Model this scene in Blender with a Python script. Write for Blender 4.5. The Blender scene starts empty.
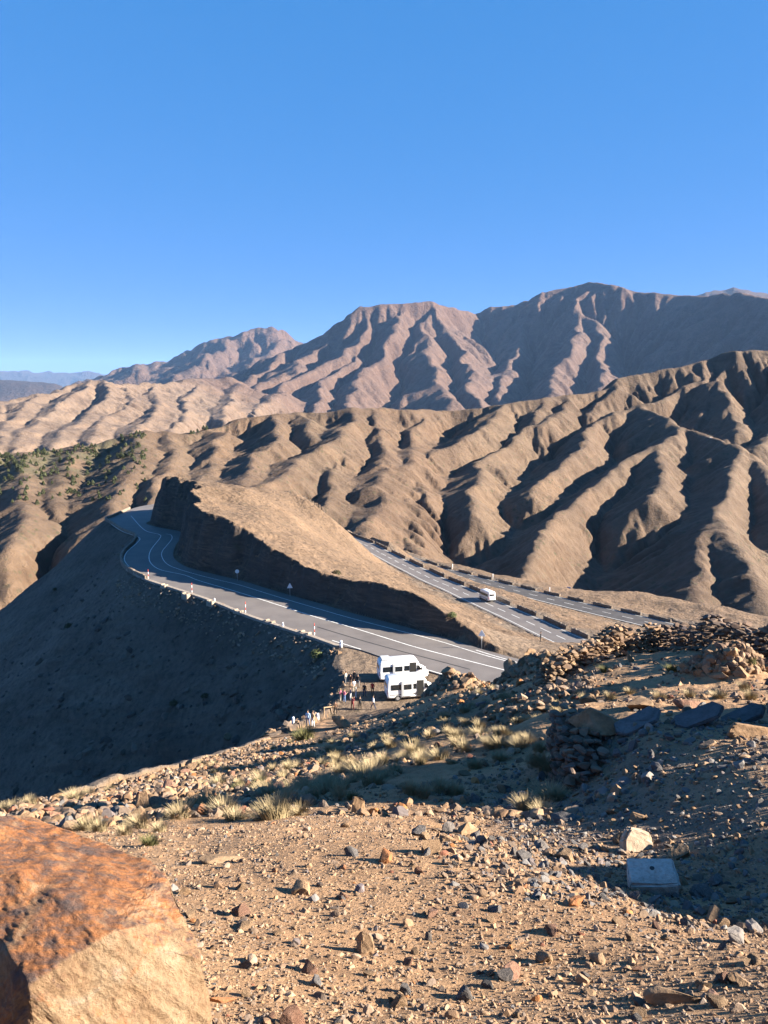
import bpy, bmesh, math, random
import numpy as np
from mathutils import Vector, Matrix, noise as mnoise
random.seed(7)
RNG = np.random.default_rng(11)
S = bpy.context.scene
COL = S.collection
RAD = math.radians

# ------------------------------------------------------------------ camera geometry
FPX = 740.0
PITCH = RAD(9.36)
CP, SP = math.cos(PITCH), math.sin(PITCH)


def ray(px, py):
    a = (px - 384.0) / FPX
    b = -(py - 512.0) / FPX
    return np.array([a, CP + b * SP, -SP + b * CP])


def at(px, py, d):
    """world point seen in direction px,py at horizontal range d"""
    v = ray(px, py)
    return v * (d / math.hypot(v[0], v[1]))


def on(px, py, z):
    """world point seen in direction px,py on the level z"""
    v = ray(px, py)
    return v * (z / v[2])


# ------------------------------------------------------------------ numpy tools
def hash2(ix, iy, seed=0):
    h = (ix.astype(np.int64) * 374761393 + iy.astype(np.int64) * 668265263 + seed * 974634777) & 0xFFFFFFFF
    h = ((h ^ (h >> 13)) * 1274126177) & 0xFFFFFFFF
    h = (h ^ (h >> 16)) & 0xFFFFFFFF
    h = (h * 2246822519) & 0xFFFFFFFF
    h = h ^ (h >> 15)
    return (h & 0xFFFFFF).astype(np.float64) / float(0xFFFFFF)


def perlin(x, y, seed=0):
    ix = np.floor(x)
    iy = np.floor(y)
    fx = x - ix
    fy = y - iy
    u = fx * fx * fx * (fx * (fx * 6 - 15) + 10)
    v = fy * fy * fy * (fy * (fy * 6 - 15) + 10)

    def g(dx, dy):
        a = hash2(ix + dx, iy + dy, seed) * 6.2831853
        return np.cos(a) * (fx - dx) + np.sin(a) * (fy - dy)
    a = g(0, 0)
    b = g(1, 0)
    c = g(0, 1)
    d = g(1, 1)
    return (a + u * (b - a) + v * (c - a + u * (a - b - c + d))) * 1.5


def fbm(x, y, octaves=4, seed=0, gain=0.5, ridged=False):
    s = 0.0
    amp = 1.0
    tot = 0.0
    for o in range(octaves):
        n = perlin(x * 2 ** o + 13.7 * o, y * 2 ** o - 7.3 * o, seed + o)
        if ridged:
            n = 1 - 2 * np.abs(n)
        s = s + n * amp
        tot += amp
        amp *= gain
    return s / tot


def gully(x, y, gx, gy, freq, seed, sharp=1.0):
    """stripes that run down the slope gx,gy: value and derivative-free, -1..1"""
    n = np.sqrt(gx * gx + gy * gy) + 1e-6
    dx, dy = -gy / n, gx / n
    X = x * freq
    Y = y * freq
    ix = np.floor(X)
    iy = np.floor(Y)
    acc = np.zeros_like(x)
    wt = np.zeros_like(x)
    for i in (-1, 0, 1, 2):
        for j in (-1, 0, 1, 2):
            cx = ix + i + hash2(ix + i, iy + j, seed) - 0.5
            cy = iy + j + hash2(ix + i, iy + j, seed + 77) - 0.5
            vx = X - cx
            vy = Y - cy
            d2 = vx * vx + vy * vy
            w = np.exp(-d2 * 2.0)
            acc += w * np.cos((vx * dx + vy * dy) * 6.2831853 * 0.8)
            wt += w
    return acc / (wt + 1e-9)


def sm(a, b, t):
    t = np.clip((t - a) / (b - a), 0, 1)
    return t * t * (3 - 2 * t)


class TPS:
    def __init__(self, uv, val, lam=1e-4):
        uv = np.asarray(uv, float)
        val = np.asarray(val, float)
        n = len(uv)
        d = uv[:, None, :] - uv[None, :, :]
        r2 = (d ** 2).sum(2)
        K = 0.5 * r2 * np.log(r2 + 1e-12) + lam * np.eye(n)
        Q = np.hstack([np.ones((n, 1)), uv])
        A = np.zeros((n + 3, n + 3))
        A[:n, :n] = K
        A[:n, n:] = Q
        A[n:, :n] = Q.T
        s = np.linalg.solve(A, np.concatenate([val, np.zeros(3)]))
        self.uv, self.w, self.c = uv, s[:n], s[n:]

    def __call__(self, u, v):
        out = self.c[0] + self.c[1] * u + self.c[2] * v
        for (a, b), w in zip(self.uv, self.w):
            r2 = (u - a) ** 2 + (v - b) ** 2
            out = out + w * 0.5 * r2 * np.log(r2 + 1e-12)
        return out


def polydist(x, y, P, side=False):
    """distance to a 3-D polyline in plan, and the polyline's height at the nearest point"""
    P = np.asarray(P, float)
    best = np.full(x.shape, 1e18)
    z = np.zeros(x.shape)
    ox = np.zeros(x.shape)
    for k in range(len(P) - 1):
        ax, ay, az = P[k]
        bx, by, bz = P[k + 1]
        ex, ey = bx - ax, by - ay
        L = ex * ex + ey * ey + 1e-12
        t = np.clip(((x - ax) * ex + (y - ay) * ey) / L, 0, 1)
        qx = x - ax - t * ex
        d2 = qx ** 2 + (y - ay - t * ey) ** 2
        m = d2 < best
        ox = np.where(m, qx, ox)
        best = np.where(m, d2, best)
        z = np.where(m, az + t * (bz - az), z)
    best = np.sqrt(best)
    return (best, z, ox / (best + 1e-6)) if side else (best, z)


def inpoly(x, y, P):
    P = np.asarray(P, float)
    ins = np.zeros(x.shape, bool)
    n = len(P)
    for k in range(n):
        ax, ay = P[k][:2]
        bx, by = P[(k + 1) % n][:2]
        c = ((ay > y) != (by > y))
        with np.errstate(divide='ignore', invalid='ignore'):
            xi = (bx - ax) * (y - ay) / (by - ay + 1e-12) + ax
        ins ^= c & (x < xi)
    return ins


def resample(P, step):
    P = np.asarray(P, float)
    # Catmull-Rom through the points, then even steps
    Q = np.vstack([2 * P[0] - P[1], P, 2 * P[-1] - P[-2]])
    out = []
    for k in range(1, len(Q) - 2):
        p0, p1, p2, p3 = Q[k - 1], Q[k], Q[k + 1], Q[k + 2]
        for t in np.linspace(0, 1, 12, endpoint=False):
            out.append(0.5 * (2 * p1 + (p2 - p0) * t + (2 * p0 - 5 * p1 + 4 * p2 - p3) * t * t + (3 * p1 - p0 - 3 * p2 + p3) * t ** 3))
    out.append(P[-1])
    out = np.array(out)
    seg = np.sqrt(((out[1:] - out[:-1]) ** 2).sum(1))
    s = np.concatenate([[0], np.cumsum(seg)])
    m = max(2, int(s[-1] / step))
    q = np.linspace(0, s[-1], m)
    return np.stack([np.interp(q, s, out[:, i]) for i in range(3)], 1)


# ------------------------------------------------------------------ the roads, in plan
ZR = -36.0
outer_px = [(111, 522), (123, 530), (137, 536), (135, 543), (126, 552), (123, 560), (129, 569), (148, 579), (166, 585), (194, 594),
            (220, 603), (247, 614), (282, 626), (313, 636), (341, 646)]
inner_px = [(143, 523), (152, 527), (167, 530), (176.5, 532), (178, 537), (172, 545), (169, 554), (171, 560), (180, 566.5), (194, 571),
            (220, 577.5), (239, 582), (278, 594), (317, 605), (350, 615), (400, 628), (440, 639), (482, 652), (519, 662)]
OUT = np.array([on(*p, ZR) for p in outer_px])
INN = np.array([on(*p, ZR) for p in inner_px])
nose = INN[0]
INN = np.vstack([[nose + [45, 60, 0], nose + [22, 38, 0], nose + [8, 20, 0], nose + [2, 10, 0]], INN,
                 [INN[-1] + (INN[-1] - INN[-2]) * k + np.array([3.0 * k * k * 0.15, -0.2 * k * k, 0]) for k in (1, 2, 4, 7)]])
FAR = np.array([on(*p, ZR) for p in [(148, 505), (131, 509), (116, 516), (107, 519.5)]])
# the edge the scree slope falls away from: far bend, road edge, parking edge, path edge, out of frame to the left
park_edge = [(343, 652, ZR), (339, 662, ZR), (346, 672, ZR), (347, 684, ZR), (342, 694, ZR), (336, 705, ZR + .3)]
path_edge = [(322, 714, 75), (300, 722, 69), (270, 735, 60), (235, 747, 52), (200, 757, 45), (165, 764, 39), (130, 772, 33.5), (95, 781, 29),
             (60, 790, 25), (25, 802, 21), (-10, 815, 18), (-60, 840, 14.5), (-120, 890, 11), (-160, 960, 8)]
EDGE = np.vstack([[INN[0] + [90, 380, -95]], [INN[0] + [10, 90, -38]], [INN[0] + [-13, 8, 0]], FAR[0] + [12, 16, 0], FAR, OUT,
                  [on(a, b, c) for a, b, c in park_edge], [at(a, b, c) for a, b, c in path_edge],
                  [[-7.5, 2, -3.2], [-7.5, -8, -2]]])
EDGE_POLY = [tuple(p[:2]) for p in EDGE] + [(600, -8), (900, 700)]
HILL_POLY = [tuple(p[:2]) for p in INN] + [(400, 40), (900, 800), tuple(INN[0][:2] + [90, 390]), tuple(INN[0][:2] + [8, 92])]

r2_far_px = [(338, 530, -60.5), (375, 544, -59.3), (389, 551, -58.6), (408, 560.5, -57.8), (426, 569, -57), (445, 578, -56), (465, 586, -55), (482, 593.5, -54.2), (511, 606, -53), (537, 617, -52), (567, 630.5, -51), (589, 640, -50)]
R2F = np.array([on(a, b, c) for a, b, c in r2_far_px])
r3_far_px = [(425, 561, -72), (441, 567, -71.5), (459, 571.5, -71), (492, 580, -70.5), (536, 591, -70), (584, 602.5, -69.5), (612, 609, -69), (641, 615.5, -68.5), (671, 622.5, -68), (703, 630, -67.5)]
R3F = np.array([on(a, b, c) for a, b, c in r3_far_px])


def extend(P, a, b):
    P = np.asarray(P)
    return np.vstack([P[0] + (P[0] - P[1]) / np.linalg.norm(P[0] - P[1]) * a, P, P[-1] + (P[-1] - P[-2]) / np.linalg.norm(P[-1] - P[-2]) * b])


R2F = resample(extend(R2F, 25, 6), 3)
R3F = resample(extend(R3F, 30, 30), 3)


def offset(P, w):
    """shift a polyline sideways in plan (positive to the right of travel)"""
    P = np.asarray(P, float)
    t = np.gradient(P[:, :2], axis=0)
    t /= np.linalg.norm(t, axis=1)[:, None] + 1e-9
    Q = P.copy()
    Q[:, 0] += t[:, 1] * w
    Q[:, 1] -= t[:, 0] * w
    return Q


W2, W3 = 8.2, 9.6
R2N = offset(R2F, W2)      # travelling towards the camera, the near side is on the right
R3N = offset(R3F, W3)
R2C = offset(R2F, W2 / 2)
R3C = offset(R3F, W3 / 2)

# ------------------------------------------------------------------ near ground (within 100 m)
fore = [(0, 1024, 2.5), (200, 1024, 2.5), (384, 1024, 2.55), (600, 1024, 2.6), (768, 1024, 2.6), (-150, 1024, 2.6), (920, 1024, 2.5),
        (384, 940, 3.55), (200, 930, 3.7), (600, 975, 3.2), (768, 985, 3.1),
        (384, 880, 4.7), (300, 860, 5.4), (200, 850, 6.3), (100, 845, 7.5), (0, 850, 8.5), (-120, 870, 9),
        # rim of the near dirt
        (340, 832, 6.6), (400, 838, 6.2), (480, 848, 5.8), (540, 885, 4.7), (600, 918, 4.1), (680, 942, 3.75), (768, 962, 3.45), (900, 985, 3.2),
        # hollow behind it
        (480, 836, 7.6), (540, 845, 6.9), (600, 868, 6.0), (650, 890, 5.5), (700, 918, 4.8), (768, 935, 4.4), (900, 950, 4.1),
        (480, 815, 9.2), (540, 812, 9.6), (600, 835, 7.6), (660, 855, 6.7), (730, 875, 6.0), (768, 885, 5.8), (900, 900, 5.4),
        # spoil mound on the right
        (700, 820, 7.6), (768, 840, 6.7), (740, 770, 9.0), (768, 785, 8.4), (690, 762, 10.2), (640, 790, 9.4), (620, 755, 11.0), (850, 832, 6.9), (960, 880, 6.3),
        # flat with the slabs
        (610, 731, 12.2), (650, 727, 12.8), (700, 723, 13.2), (768, 724, 12.8), (900, 738, 12),
        # ground behind the slabs up to the ruined walls
        (570, 708, 18), (640, 700, 19.5), (700, 695, 20), (768, 700, 18.5), (900, 690, 19),
        (540, 690, 25.5), (600, 676, 26.5), (660, 675, 25.5), (720, 672, 26), (768, 672, 26), (900, 668, 26),
        (575, 668, 30), (640, 655, 31), (700, 650, 31), (768, 650, 31), (900, 640, 32),
        # slope below the wall of the platform
        (560, 790, 11.6), (500, 790, 11.6), (540, 760, 14.0), (480, 760, 15.0), (520, 730, 20.5), (470, 735, 21.5), (500, 712, 28), (455, 716, 30), (520, 698, 30),
        (470, 700, 42), (500, 688, 40), (440, 704, 52), (470, 690, 56), (440, 697, 62), (500, 684, 52),
        (420, 815, 9.4), (420, 790, 11.6), (420, 768, 14.8), (420, 742, 22), (420, 722, 33), (415, 709, 55), (410, 706, 68),
        (340, 818, 8.8), (340, 795, 12.0), (340, 772, 18), (345, 752, 29), (350, 738, 43), (365, 724, 63), (370, 716, 70), (385, 709, 75.5), (350, 722, 70), (335, 724, 70),
        (250, 825, 9.5), (250, 800, 15), (255, 778, 25), (260, 760, 37), (280, 745, 49), (305, 732, 63),
        (150, 815, 12.5), (150, 795, 20), (180, 775, 32), (215, 762, 41), (60, 815, 15), (60, 802, 20), (0, 830, 13),
        ]
fu, fv = [], []
for a, b, d in fore:
    p = at(a, b, d)
    fu.append((math.atan2(p[0], p[1]), math.log(d)))
    fv.append(p[2] / d)
# level fill beyond: the ridge dives to the road
for x, y, z in [(-5, 84, -36.6), (4, 83, -36.6), (12, 84, -37), (10, 76, -35.5), (22, 78, -37), (40, 85, -39), (0, 79, -36), (-4, 77, -35.6), (30, 62, -31), (45, 62, -30),
                (22, 60, -30), (60, 70, -34), (30, 48, -23), (45, 45, -21), (70, 50, -24), (-6, 95, -42), (10, 95, -42), (30, 96, -42), (60, 96, -44),
                (18, 70, -35)]:
    d = math.hypot(x, y)
    fu.append((math.atan2(x, y), math.log(d)))
    fv.append(z / d)
F_TPS = TPS(fu, fv, 2e-4)


_ga, _gr = np.linspace(-1.35, 1.35, 700), np.linspace(math.log(0.5), math.log(110), 700)
_A, _R = np.meshgrid(_ga, _gr)
F_TAB = F_TPS(_A, _R)


def bilin(tab, u, v):
    u = np.clip(u, 0, tab.shape[1] - 1.001)
    v = np.clip(v, 0, tab.shape[0] - 1.001)
    i = np.floor(u).astype(int)
    j = np.floor(v).astype(int)
    fu = u - i
    fv = v - j
    return (tab[j, i] * (1 - fu) + tab[j, i + 1] * fu) * (1 - fv) + (tab[j + 1, i] * (1 - fu) + tab[j + 1, i + 1] * fu) * fv


def fore_z(x, y):
    r = np.sqrt(x * x + y * y)
    u = (np.arctan2(x, y) - _ga[0]) / (_ga[1] - _ga[0])
    v = (np.log(np.maximum(r, 0.5)) - _gr[0]) / (_gr[1] - _gr[0])
    return bilin(F_TAB, u, v) * r


# ------------------------------------------------------------------ the hill the road is cut through, and the ground about the lower roads
crest_px = [(153, 479), (163, 476), (173, 480), (190, 488), (191, 500), (198, 511), (215, 517), (232, 526), (246, 536), (273, 550), (293, 561), (313, 570),
            (350, 580), (373, 582), (398, 589), (418, 597), (435, 609), (451, 620), (470, 634), (490, 645), (515, 657)]
CUT = 3.0
hill_pts = []
_bx = np.array([p[0] for p in inner_px])
_bd = np.array([math.hypot(*on(*p, ZR)[:2]) for p in inner_px])
_bd_by = {153: 203, 163: 196, 173: 188, 190: 166, 191: 158}
for a, b in crest_px:
    base = _bd_by.get(a)
    if base is None:
        m = _bx >= 179
        base = np.interp(a, _bx[m], _bd[m])
    v = ray(a, b)
    k = v[2] / math.hypot(v[0], v[1])
    d = (base + 1.0 + 36 / CUT) / (1 - k / CUT)
    hill_pts.append(at(a, b, d))
hill_px = [(239, 487, 186), (200, 482.5, 200), (278, 503, 203), (299, 510, 228), (317, 519, 262), (335, 529, 300), (220, 500, 175), (255, 512, 165), (300, 535, 162),
           (320, 548, 165), (350, 560, 172), (335, 543, 210), (380, 575, 155), (400, 582, 150), (430, 600, 140), (452, 610, 135), (480, 627, 122), (520, 641, 110),
           (560, 650, 107), (600, 648, 118), (640, 650, 112), (700, 650, 115),
           (690, 603, 272), (641, 592.5, 280), (600, 592, 280), (714, 607, 262), (737, 614.5, 253), (768, 625, 240), (850, 640, 230), (660, 612, 250), (740, 628, 225)]
nat = hill_pts + [at(*p) for p in hill_px]
nat += list(offset(R2N, 1.0)[::6]) + list(offset(R2F, -1.0)[::6]) + list(offset(R3N, 1.0)[::6]) + list(offset(R3F, -1.0)[::6])
for x, y, z in [(-40, 260, -40), (0, 290, -52), (-30, 330, -75), (20, 360, -105), (70, 340, -110), (130, 320, -112), (190, 290, -110), (-80, 270, -42), (-120, 300, -60),
                (-60, 360, -100), (0, 400, -125), (100, 400, -130), (200, 380, -130), (160, 180, -70), (200, 220, -90), (-140, 380, -110), (120, 120, -50),
                (-40, 215, -29), (-20, 235, -36)]:
    nat.append(np.array([x, y, z]))
N_TPS = TPS([(p[0] / 100, p[1] / 100) for p in nat], [p[2] for p in nat], 1e-4)


def terrace(h, x, y, C, half, up=0.9, down=0.75, shoulder=1.6):
    d, z = polydist(x, y, C)
    e = np.maximum(0, d - half - shoulder)
    return np.clip(h, z - 0.12 - down * e, z - 0.12 + up * e), d


def near_z(x, y, detail=True):
    """height of the ground within 450 m"""
    r = np.sqrt(x * x + y * y)
    ins = inpoly(x, y, EDGE_POLY)
    hill = inpoly(x, y, HILL_POLY)
    ds, ze = polydist(x, y, EDGE)
    N = N_TPS(x / 100, y / 100)
    if detail:
        N = N + fbm(x / 30, y / 30, 4, 3) * 1.0 * sm(0, 25, ds) + fbm(x / 6, y / 6, 3, 4) * 0.7 * (y > 112)
    N, d2 = terrace(N, x, y, R2C, W2 / 2)
    N, d3 = terrace(N, x, y, R3C, W3 / 2)
    di, _ = polydist(x, y, INN)
    s1 = np.where(hill, di, 0)
    rough = 0.0
    if detail:
        rough = (fbm(x / 11, y / 11, 3, 21) * 3.2 + fbm(x / 4.2, y / 4.2, 4, 22, ridged=True) * 1.2 - 0.4)
    cut = ZR - 0.12 + np.where(s1 > 0.8, CUT * np.maximum(0, s1 - 1.6 + rough * sm(0.8, 3.5, s1)), 0)
    cut = np.where(s1 < 1.6, np.minimum(cut, ZR + 0.5), cut)
    flat = ZR - 0.12 - 0.8 * np.maximum(0, y - (INN[0][1] - 6))
    mid = np.where(hill, np.minimum(N, cut), flat)
    F = np.where(r < 100, fore_z(x, np.maximum(y, 1e-3)), -999)
    h_in = np.maximum(F, mid)
    # scree slope falling off the edge
    sl = 0.86
    rr = 1.2
    fall = sl * (np.sqrt(ds * ds + rr * rr) - rr)
    if detail:
        q = sm(1.5, 14, ds)
        u_, v_ = x * 0.88 - y * 0.47, x * 0.47 + y * 0.88
        fall = fall + q * (fbm(x / 26, y / 26, 4, 5) * 1.8 + fbm(x / 4.5, y / 4.5, 3, 6) * 0.35 + fbm(v_ / 4.0, u_ / 26, 3, 9, 0.55, True) * 0.8)
    h_out = np.maximum(ze - 0.12 - fall, -135)
    return np.where(ins, h_in, h_out)


# ------------------------------------------------------------------ the mountains (beyond 330 m): ridge lines with their ranges
RIDGES = []


def rg(slope, rnd, pts, asym=0.3):
    RIDGES.append((slope, rnd, asym, np.array([at(*p) for p in pts])))


M = 0.74
M2 = 0.88
rg(M, 8, [(-200, 475, 620), (-120, 468, 640), (0, 456, 640), (39, 452, 650), (88, 445, 660), (140, 431, 670), (182, 433, 680), (200, 432, 690), (231, 420, 700), (278, 414, 710),
          (330, 412, 720), (357, 408, 720), (382, 408, 740), (437, 411, 790), (483, 407, 800), (509, 403, 800), (546, 398, 830), (569, 395, 850), (601, 390, 880),
          (622, 379, 900), (655, 370, 930), (690, 365, 950), (712, 360, 960), (733, 352, 970), (750, 350, 980), (780, 351, 980), (840, 345, 1000), (980, 350, 1000)])
rg(M, 7, [(30, 452, 640), (27, 474, 560), (27, 495, 500), (20, 520, 450), (10, 545, 410)])
rg(M, 7, [(-40, 462, 620), (-50, 490, 540), (-60, 530, 450)])
rg(M, 7, [(75, 447, 655), (70, 470, 570), (60, 495, 510), (48, 520, 460), (30, 550, 415)])
rg(M, 7, [(141, 431, 670), (142, 446, 600), (134, 461, 550), (128, 480, 500), (114, 505, 450), (104, 528, 415)])
rg(M, 7, [(200, 432, 690), (219, 434, 650), (214, 460, 560), (200, 490, 480)])
rg(M, 7, [(170, 432, 675), (172, 455, 580), (165, 475, 510), (150, 500, 455)])
rg(M, 7, [(278, 414, 710), (279, 437, 610), (262, 452, 560), (249, 463, 520), (245, 474, 490), (238, 486, 455)])
rg(M, 7, [(308, 413, 715), (312, 439, 620), (301, 455, 575)])
rg(M, 7, [(357, 408, 720), (356, 419, 680), (330, 439, 590), (309, 455, 540), (288, 471, 490), (252, 492, 440)])
rg(M, 7, [(349, 425, 655), (345, 460, 560), (335, 490, 480), (330, 508, 435)])
rg(M, 7, [(382, 408, 740), (377, 425, 680), (386, 450, 600), (385, 470, 540), (376, 488, 485)])
rg(M, 7, [(437, 411, 790), (414, 425, 720), (415, 446, 640), (406, 467, 560)])
rg(M, 7, [(509, 403, 800), (487, 423, 720), (458, 441, 660), (424, 459, 600), (397, 475, 540), (388, 494, 480), (374, 515, 430), (366, 537, 388)])
rg(M, 7, [(424, 459, 600), (419, 475, 555), (421, 493, 510), (411, 512, 470), (412, 532, 430), (416, 553, 392)])
rg(M, 8, [(546, 398, 830), (530, 425, 740), (505, 445, 680), (480, 465, 600), (478, 488, 530), (471, 512, 480)])
rg(M2, 5, [(763, 351, 980), (701, 378, 920), (676, 392, 880), (640, 405, 830), (600, 418, 790), (583, 443, 690), (547, 475, 590), (535, 494, 535)])
rg(M2, 5, [(640, 405, 830), (663, 416, 780), (679, 427, 740), (660, 446, 675), (633, 458, 635), (594, 487, 555), (570, 507, 500), (547, 527, 450), (536, 553, 400), (527, 579, 362)])
rg(M2, 4, [(679, 427, 740), (664, 447, 670), (660, 487, 545), (652, 500, 510)])
rg(M2, 5, [(679, 427, 740), (706, 433, 720), (733, 446, 680), (737, 471, 600), (719, 497, 530), (716, 515, 490), (696, 537, 440), (697, 565, 395), (696, 600, 345)])
rg(M, 8, [(733, 446, 680), (750, 457, 660), (775, 472, 630), (800, 520, 520), (830, 570, 440)])
rg(M, 7, [(716, 380, 900), (735, 418, 810), (738, 433, 770)])
rg(M, 8, [(820, 347, 990), (800, 400, 850), (775, 432, 770), (765, 445, 720)])
rg(M, 7, [(716, 515, 490), (741, 548, 420), (758, 590, 365), (775, 640, 320)])
rg(M, 7, [(625, 379, 900), (600, 400, 840), (586, 415, 800)])
rg(M, 6, [(569, 395, 850), (560, 412, 780), (540, 425, 735)])
FH = 0.5
rg(FH, 15, [(-160, 402, 2200), (0, 399, 2200), (42, 391, 2300), (60, 388, 2400), (78, 381, 2500), (91, 377, 2500), (104, 378, 2500), (125, 382, 2600), (156, 381, 2800), (200, 379, 3200), (240, 381, 3600)])
for pts in [[(91, 378, 2500), (75, 395, 2150), (50, 410, 1900), (30, 430, 1600), (15, 448, 1350)], [(104, 378, 2500), (112, 395, 2200), (90, 410, 1950), (65, 430, 1600), (50, 446, 1350)],
            [(125, 382, 2600), (135, 400, 2200), (110, 415, 1900), (95, 440, 1450)], [(156, 381, 2800), (160, 400, 2300), (150, 420, 1800), (140, 432, 1500)],
            [(200, 379, 3200), (190, 400, 2500), (185, 418, 2000), (180, 434, 1650)], [(240, 381, 3600), (230, 400, 2700), (220, 418, 2100)], [(0, 399, 2200), (-10, 420, 1800), (-25, 450, 1350)],
            [(42, 391, 2300), (25, 405, 2000), (5, 425, 1700), (-5, 445, 1400)], [(285, 392, 3400), (265, 404, 2900), (250, 413, 2500)]]:
    rg(FH, 10, pts)
FS = 0.60
rg(0.86, 25, [(300, 342, 5400), (323, 334, 5300), (346, 324, 5200), (357, 316, 5100), (369, 305, 5000), (386, 302, 5000), (400, 303, 5050), (431, 301, 5200), (449, 306, 5300), (466, 310, 5500),
            (476, 313, 5600), (489, 306, 5600), (512, 305, 5600), (526, 297, 5600), (546, 290, 5550), (580, 282, 5500), (609, 283, 5400), (628, 289, 5300), (641, 293, 5300), (676, 294, 5150), (722, 293, 4850),
            (760, 298, 4550), (840, 305, 4200), (980, 310, 3800)], 0.12)
for pts in [[(323, 334, 5300), (295, 352, 4900), (262, 372, 4500), (235, 390, 4000)], [(346, 324, 5200), (318, 350, 4700), (290, 370, 4200), (262, 392, 3700)],
                        [(400, 303, 5050), (394, 330, 4600), (382, 355, 4200), (367, 377, 3800), (359, 395, 3500), (350, 409, 3200)],
            [(431, 301, 5200), (424, 325, 4800), (428, 350, 4300), (438, 375, 3850), (448, 402, 3300)],
            [(466, 310, 5500), (458, 322, 5250), (444, 335, 4950)],
            [(512, 305, 5600), (524, 340, 5000), (510, 368, 4350), (496, 392, 3700)]]:
    rg(FS, 20, pts)
rg(0.72, 20, [(583, 283, 5500), (584, 307, 5100), (578, 327, 4800), (566, 344, 4400), (558, 362, 4100), (552, 379, 3800), (547, 398, 3350)], -0.25)
rg(0.72, 20, [(584, 307, 5100), (594, 335, 4650), (600, 358, 4250), (604, 382, 3750)], -0.2)
rg(0.86, 20, [(369, 305, 5000), (372, 320, 4800), (363, 334, 4600), (342, 351, 4300), (312, 366, 4000), (288, 385, 3700), (270, 402, 3300)], 0.15)
rg(0.8, 20, [(363, 334, 4600), (347, 358, 4200), (330, 373, 3900), (330, 387, 3600), (317, 409, 3200)], 0.2)
rg(0.72, 20, [(431, 301, 5200), (446, 330, 4800), (462, 352, 4400), (470, 372, 4000), (474, 400, 3400)], -0.2)
rg(0.5, 30, [(60, 392, 7500), (96, 376, 7800), (117, 367, 8000), (130, 368, 8000), (146, 364, 8000), (167, 358, 8000), (187, 351, 8000), (211, 349, 8000), (246, 329, 8000), (269, 325, 8000), (286, 334, 8000),
             (300, 341, 8000), (330, 350, 8000), (360, 355, 8000)])
rg(0.5, 20, [(246, 329, 8000), (225, 350, 7200), (200, 366, 6300)])
rg(0.5, 20, [(272, 325, 8000), (275, 348, 7200), (255, 366, 6200)])
rg(0.5, 20, [(146, 364, 8000), (140, 372, 7000)])
rg(0.22, 100, [(-250, 373, 25000), (-100, 372, 25000), (0, 371, 25000), (31, 370, 25000), (47, 372.5, 25000), (73, 372.5, 25000), (83, 371, 25000), (99, 373, 25000), (140, 376, 25000)])
rg(0.3, 60, [(-200, 381, 10000), (0, 379, 10000), (26, 381, 10000), (52, 383, 10000), (75, 388, 10000)])
rg(0.4, 60, [(680, 304, 10000), (701, 295, 10000), (712, 290, 10000), (728, 287, 10000), (744, 292, 10000), (768, 292, 10000), (850, 300, 10000)])


def far_base(x, y):
    r = np.sqrt(x * x + y * y)
    # floor of the valleys
    h = np.interp(r, [300, 450, 700, 1200, 2500, 5000, 30000], [-150, -150, -140, -150, -170, -200, -260])
    # wander the ridge feet a little so that crests are not ruled lines
    wob = np.where(r < 1150, r * 0.012, np.where(r < 3050, r * 0.008, r * 0.016))
    L = np.where(r < 1150, 62.0, np.where(r < 3050, 330.0, 430.0))
    wx = x + (perlin(x / L, y / L, 41) + 0.45 * perlin(x / L * 2.7, y / L * 2.7, 43)) * wob
    wy = y + (perlin(x / L, y / L, 42) + 0.45 * perlin(x / L * 2.7, y / L * 2.7, 44)) * wob
    for sl, rnd, asym, P in RIDGES:
        d, z, q = polydist(wx, wy, P, True)
        c = z - sl * (1 + asym * q) * (np.sqrt(d * d + rnd * rnd) - rnd)
        k = rnd * 0.5
        # smooth maximum
        t = np.clip((c - h) / k * 0.5 + 0.5, 0, 1)
        h = h + (c - h) * t + k * t * (1 - t)
    return h


# ------------------------------------------------------------------ objects, names, labels
def tag(o, label=None, cat=None, group=None, kind=None):
    if label:
        o['label'] = label
    if cat:
        o['category'] = cat
    if group:
        o['group'] = group
    if kind:
        o['kind'] = kind
    return o


def link(name, me, mat=None, parent=None):
    o = bpy.data.objects.new(name, me)
    COL.objects.link(o)
    if mat is not None and me is not None:
        for m in (mat if isinstance(mat, (list, tuple)) else [mat]):
            me.materials.append(m)
    if parent is not None:
        o.parent = parent
    return o


def empty(name, loc=(0, 0, 0), rz=0.0):
    o = bpy.data.objects.new(name, None)
    o.empty_display_size = 0.2
    COL.objects.link(o)
    o.location = loc
    o.rotation_euler = (0, 0, rz)
    return o


def copy_tree(o, parent=None):
    c = o.copy()
    COL.objects.link(c)
    c.parent = parent
    for ch in list(o.children):
        if ch.parent == o:
            copy_tree(ch, c)
    return c


def np_mesh(name, co, faces, smooth=False):
    """co (n,3), faces (m,k) with k the same for all"""
    co = np.asarray(co, np.float32)
    f = np.asarray(faces, np.int32)
    me = bpy.data.meshes.new(name)
    me.vertices.add(len(co))
    me.vertices.foreach_set('co', co.ravel())
    me.loops.add(f.size)
    me.loops.foreach_set('vertex_index', f.ravel())
    me.polygons.add(len(f))
    me.polygons.foreach_set('loop_start', np.arange(0, f.size, f.shape[1], dtype=np.int32))
    me.polygons.foreach_set('use_smooth', np.full(len(f), bool(smooth)))
    me.update()
    return me


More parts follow.
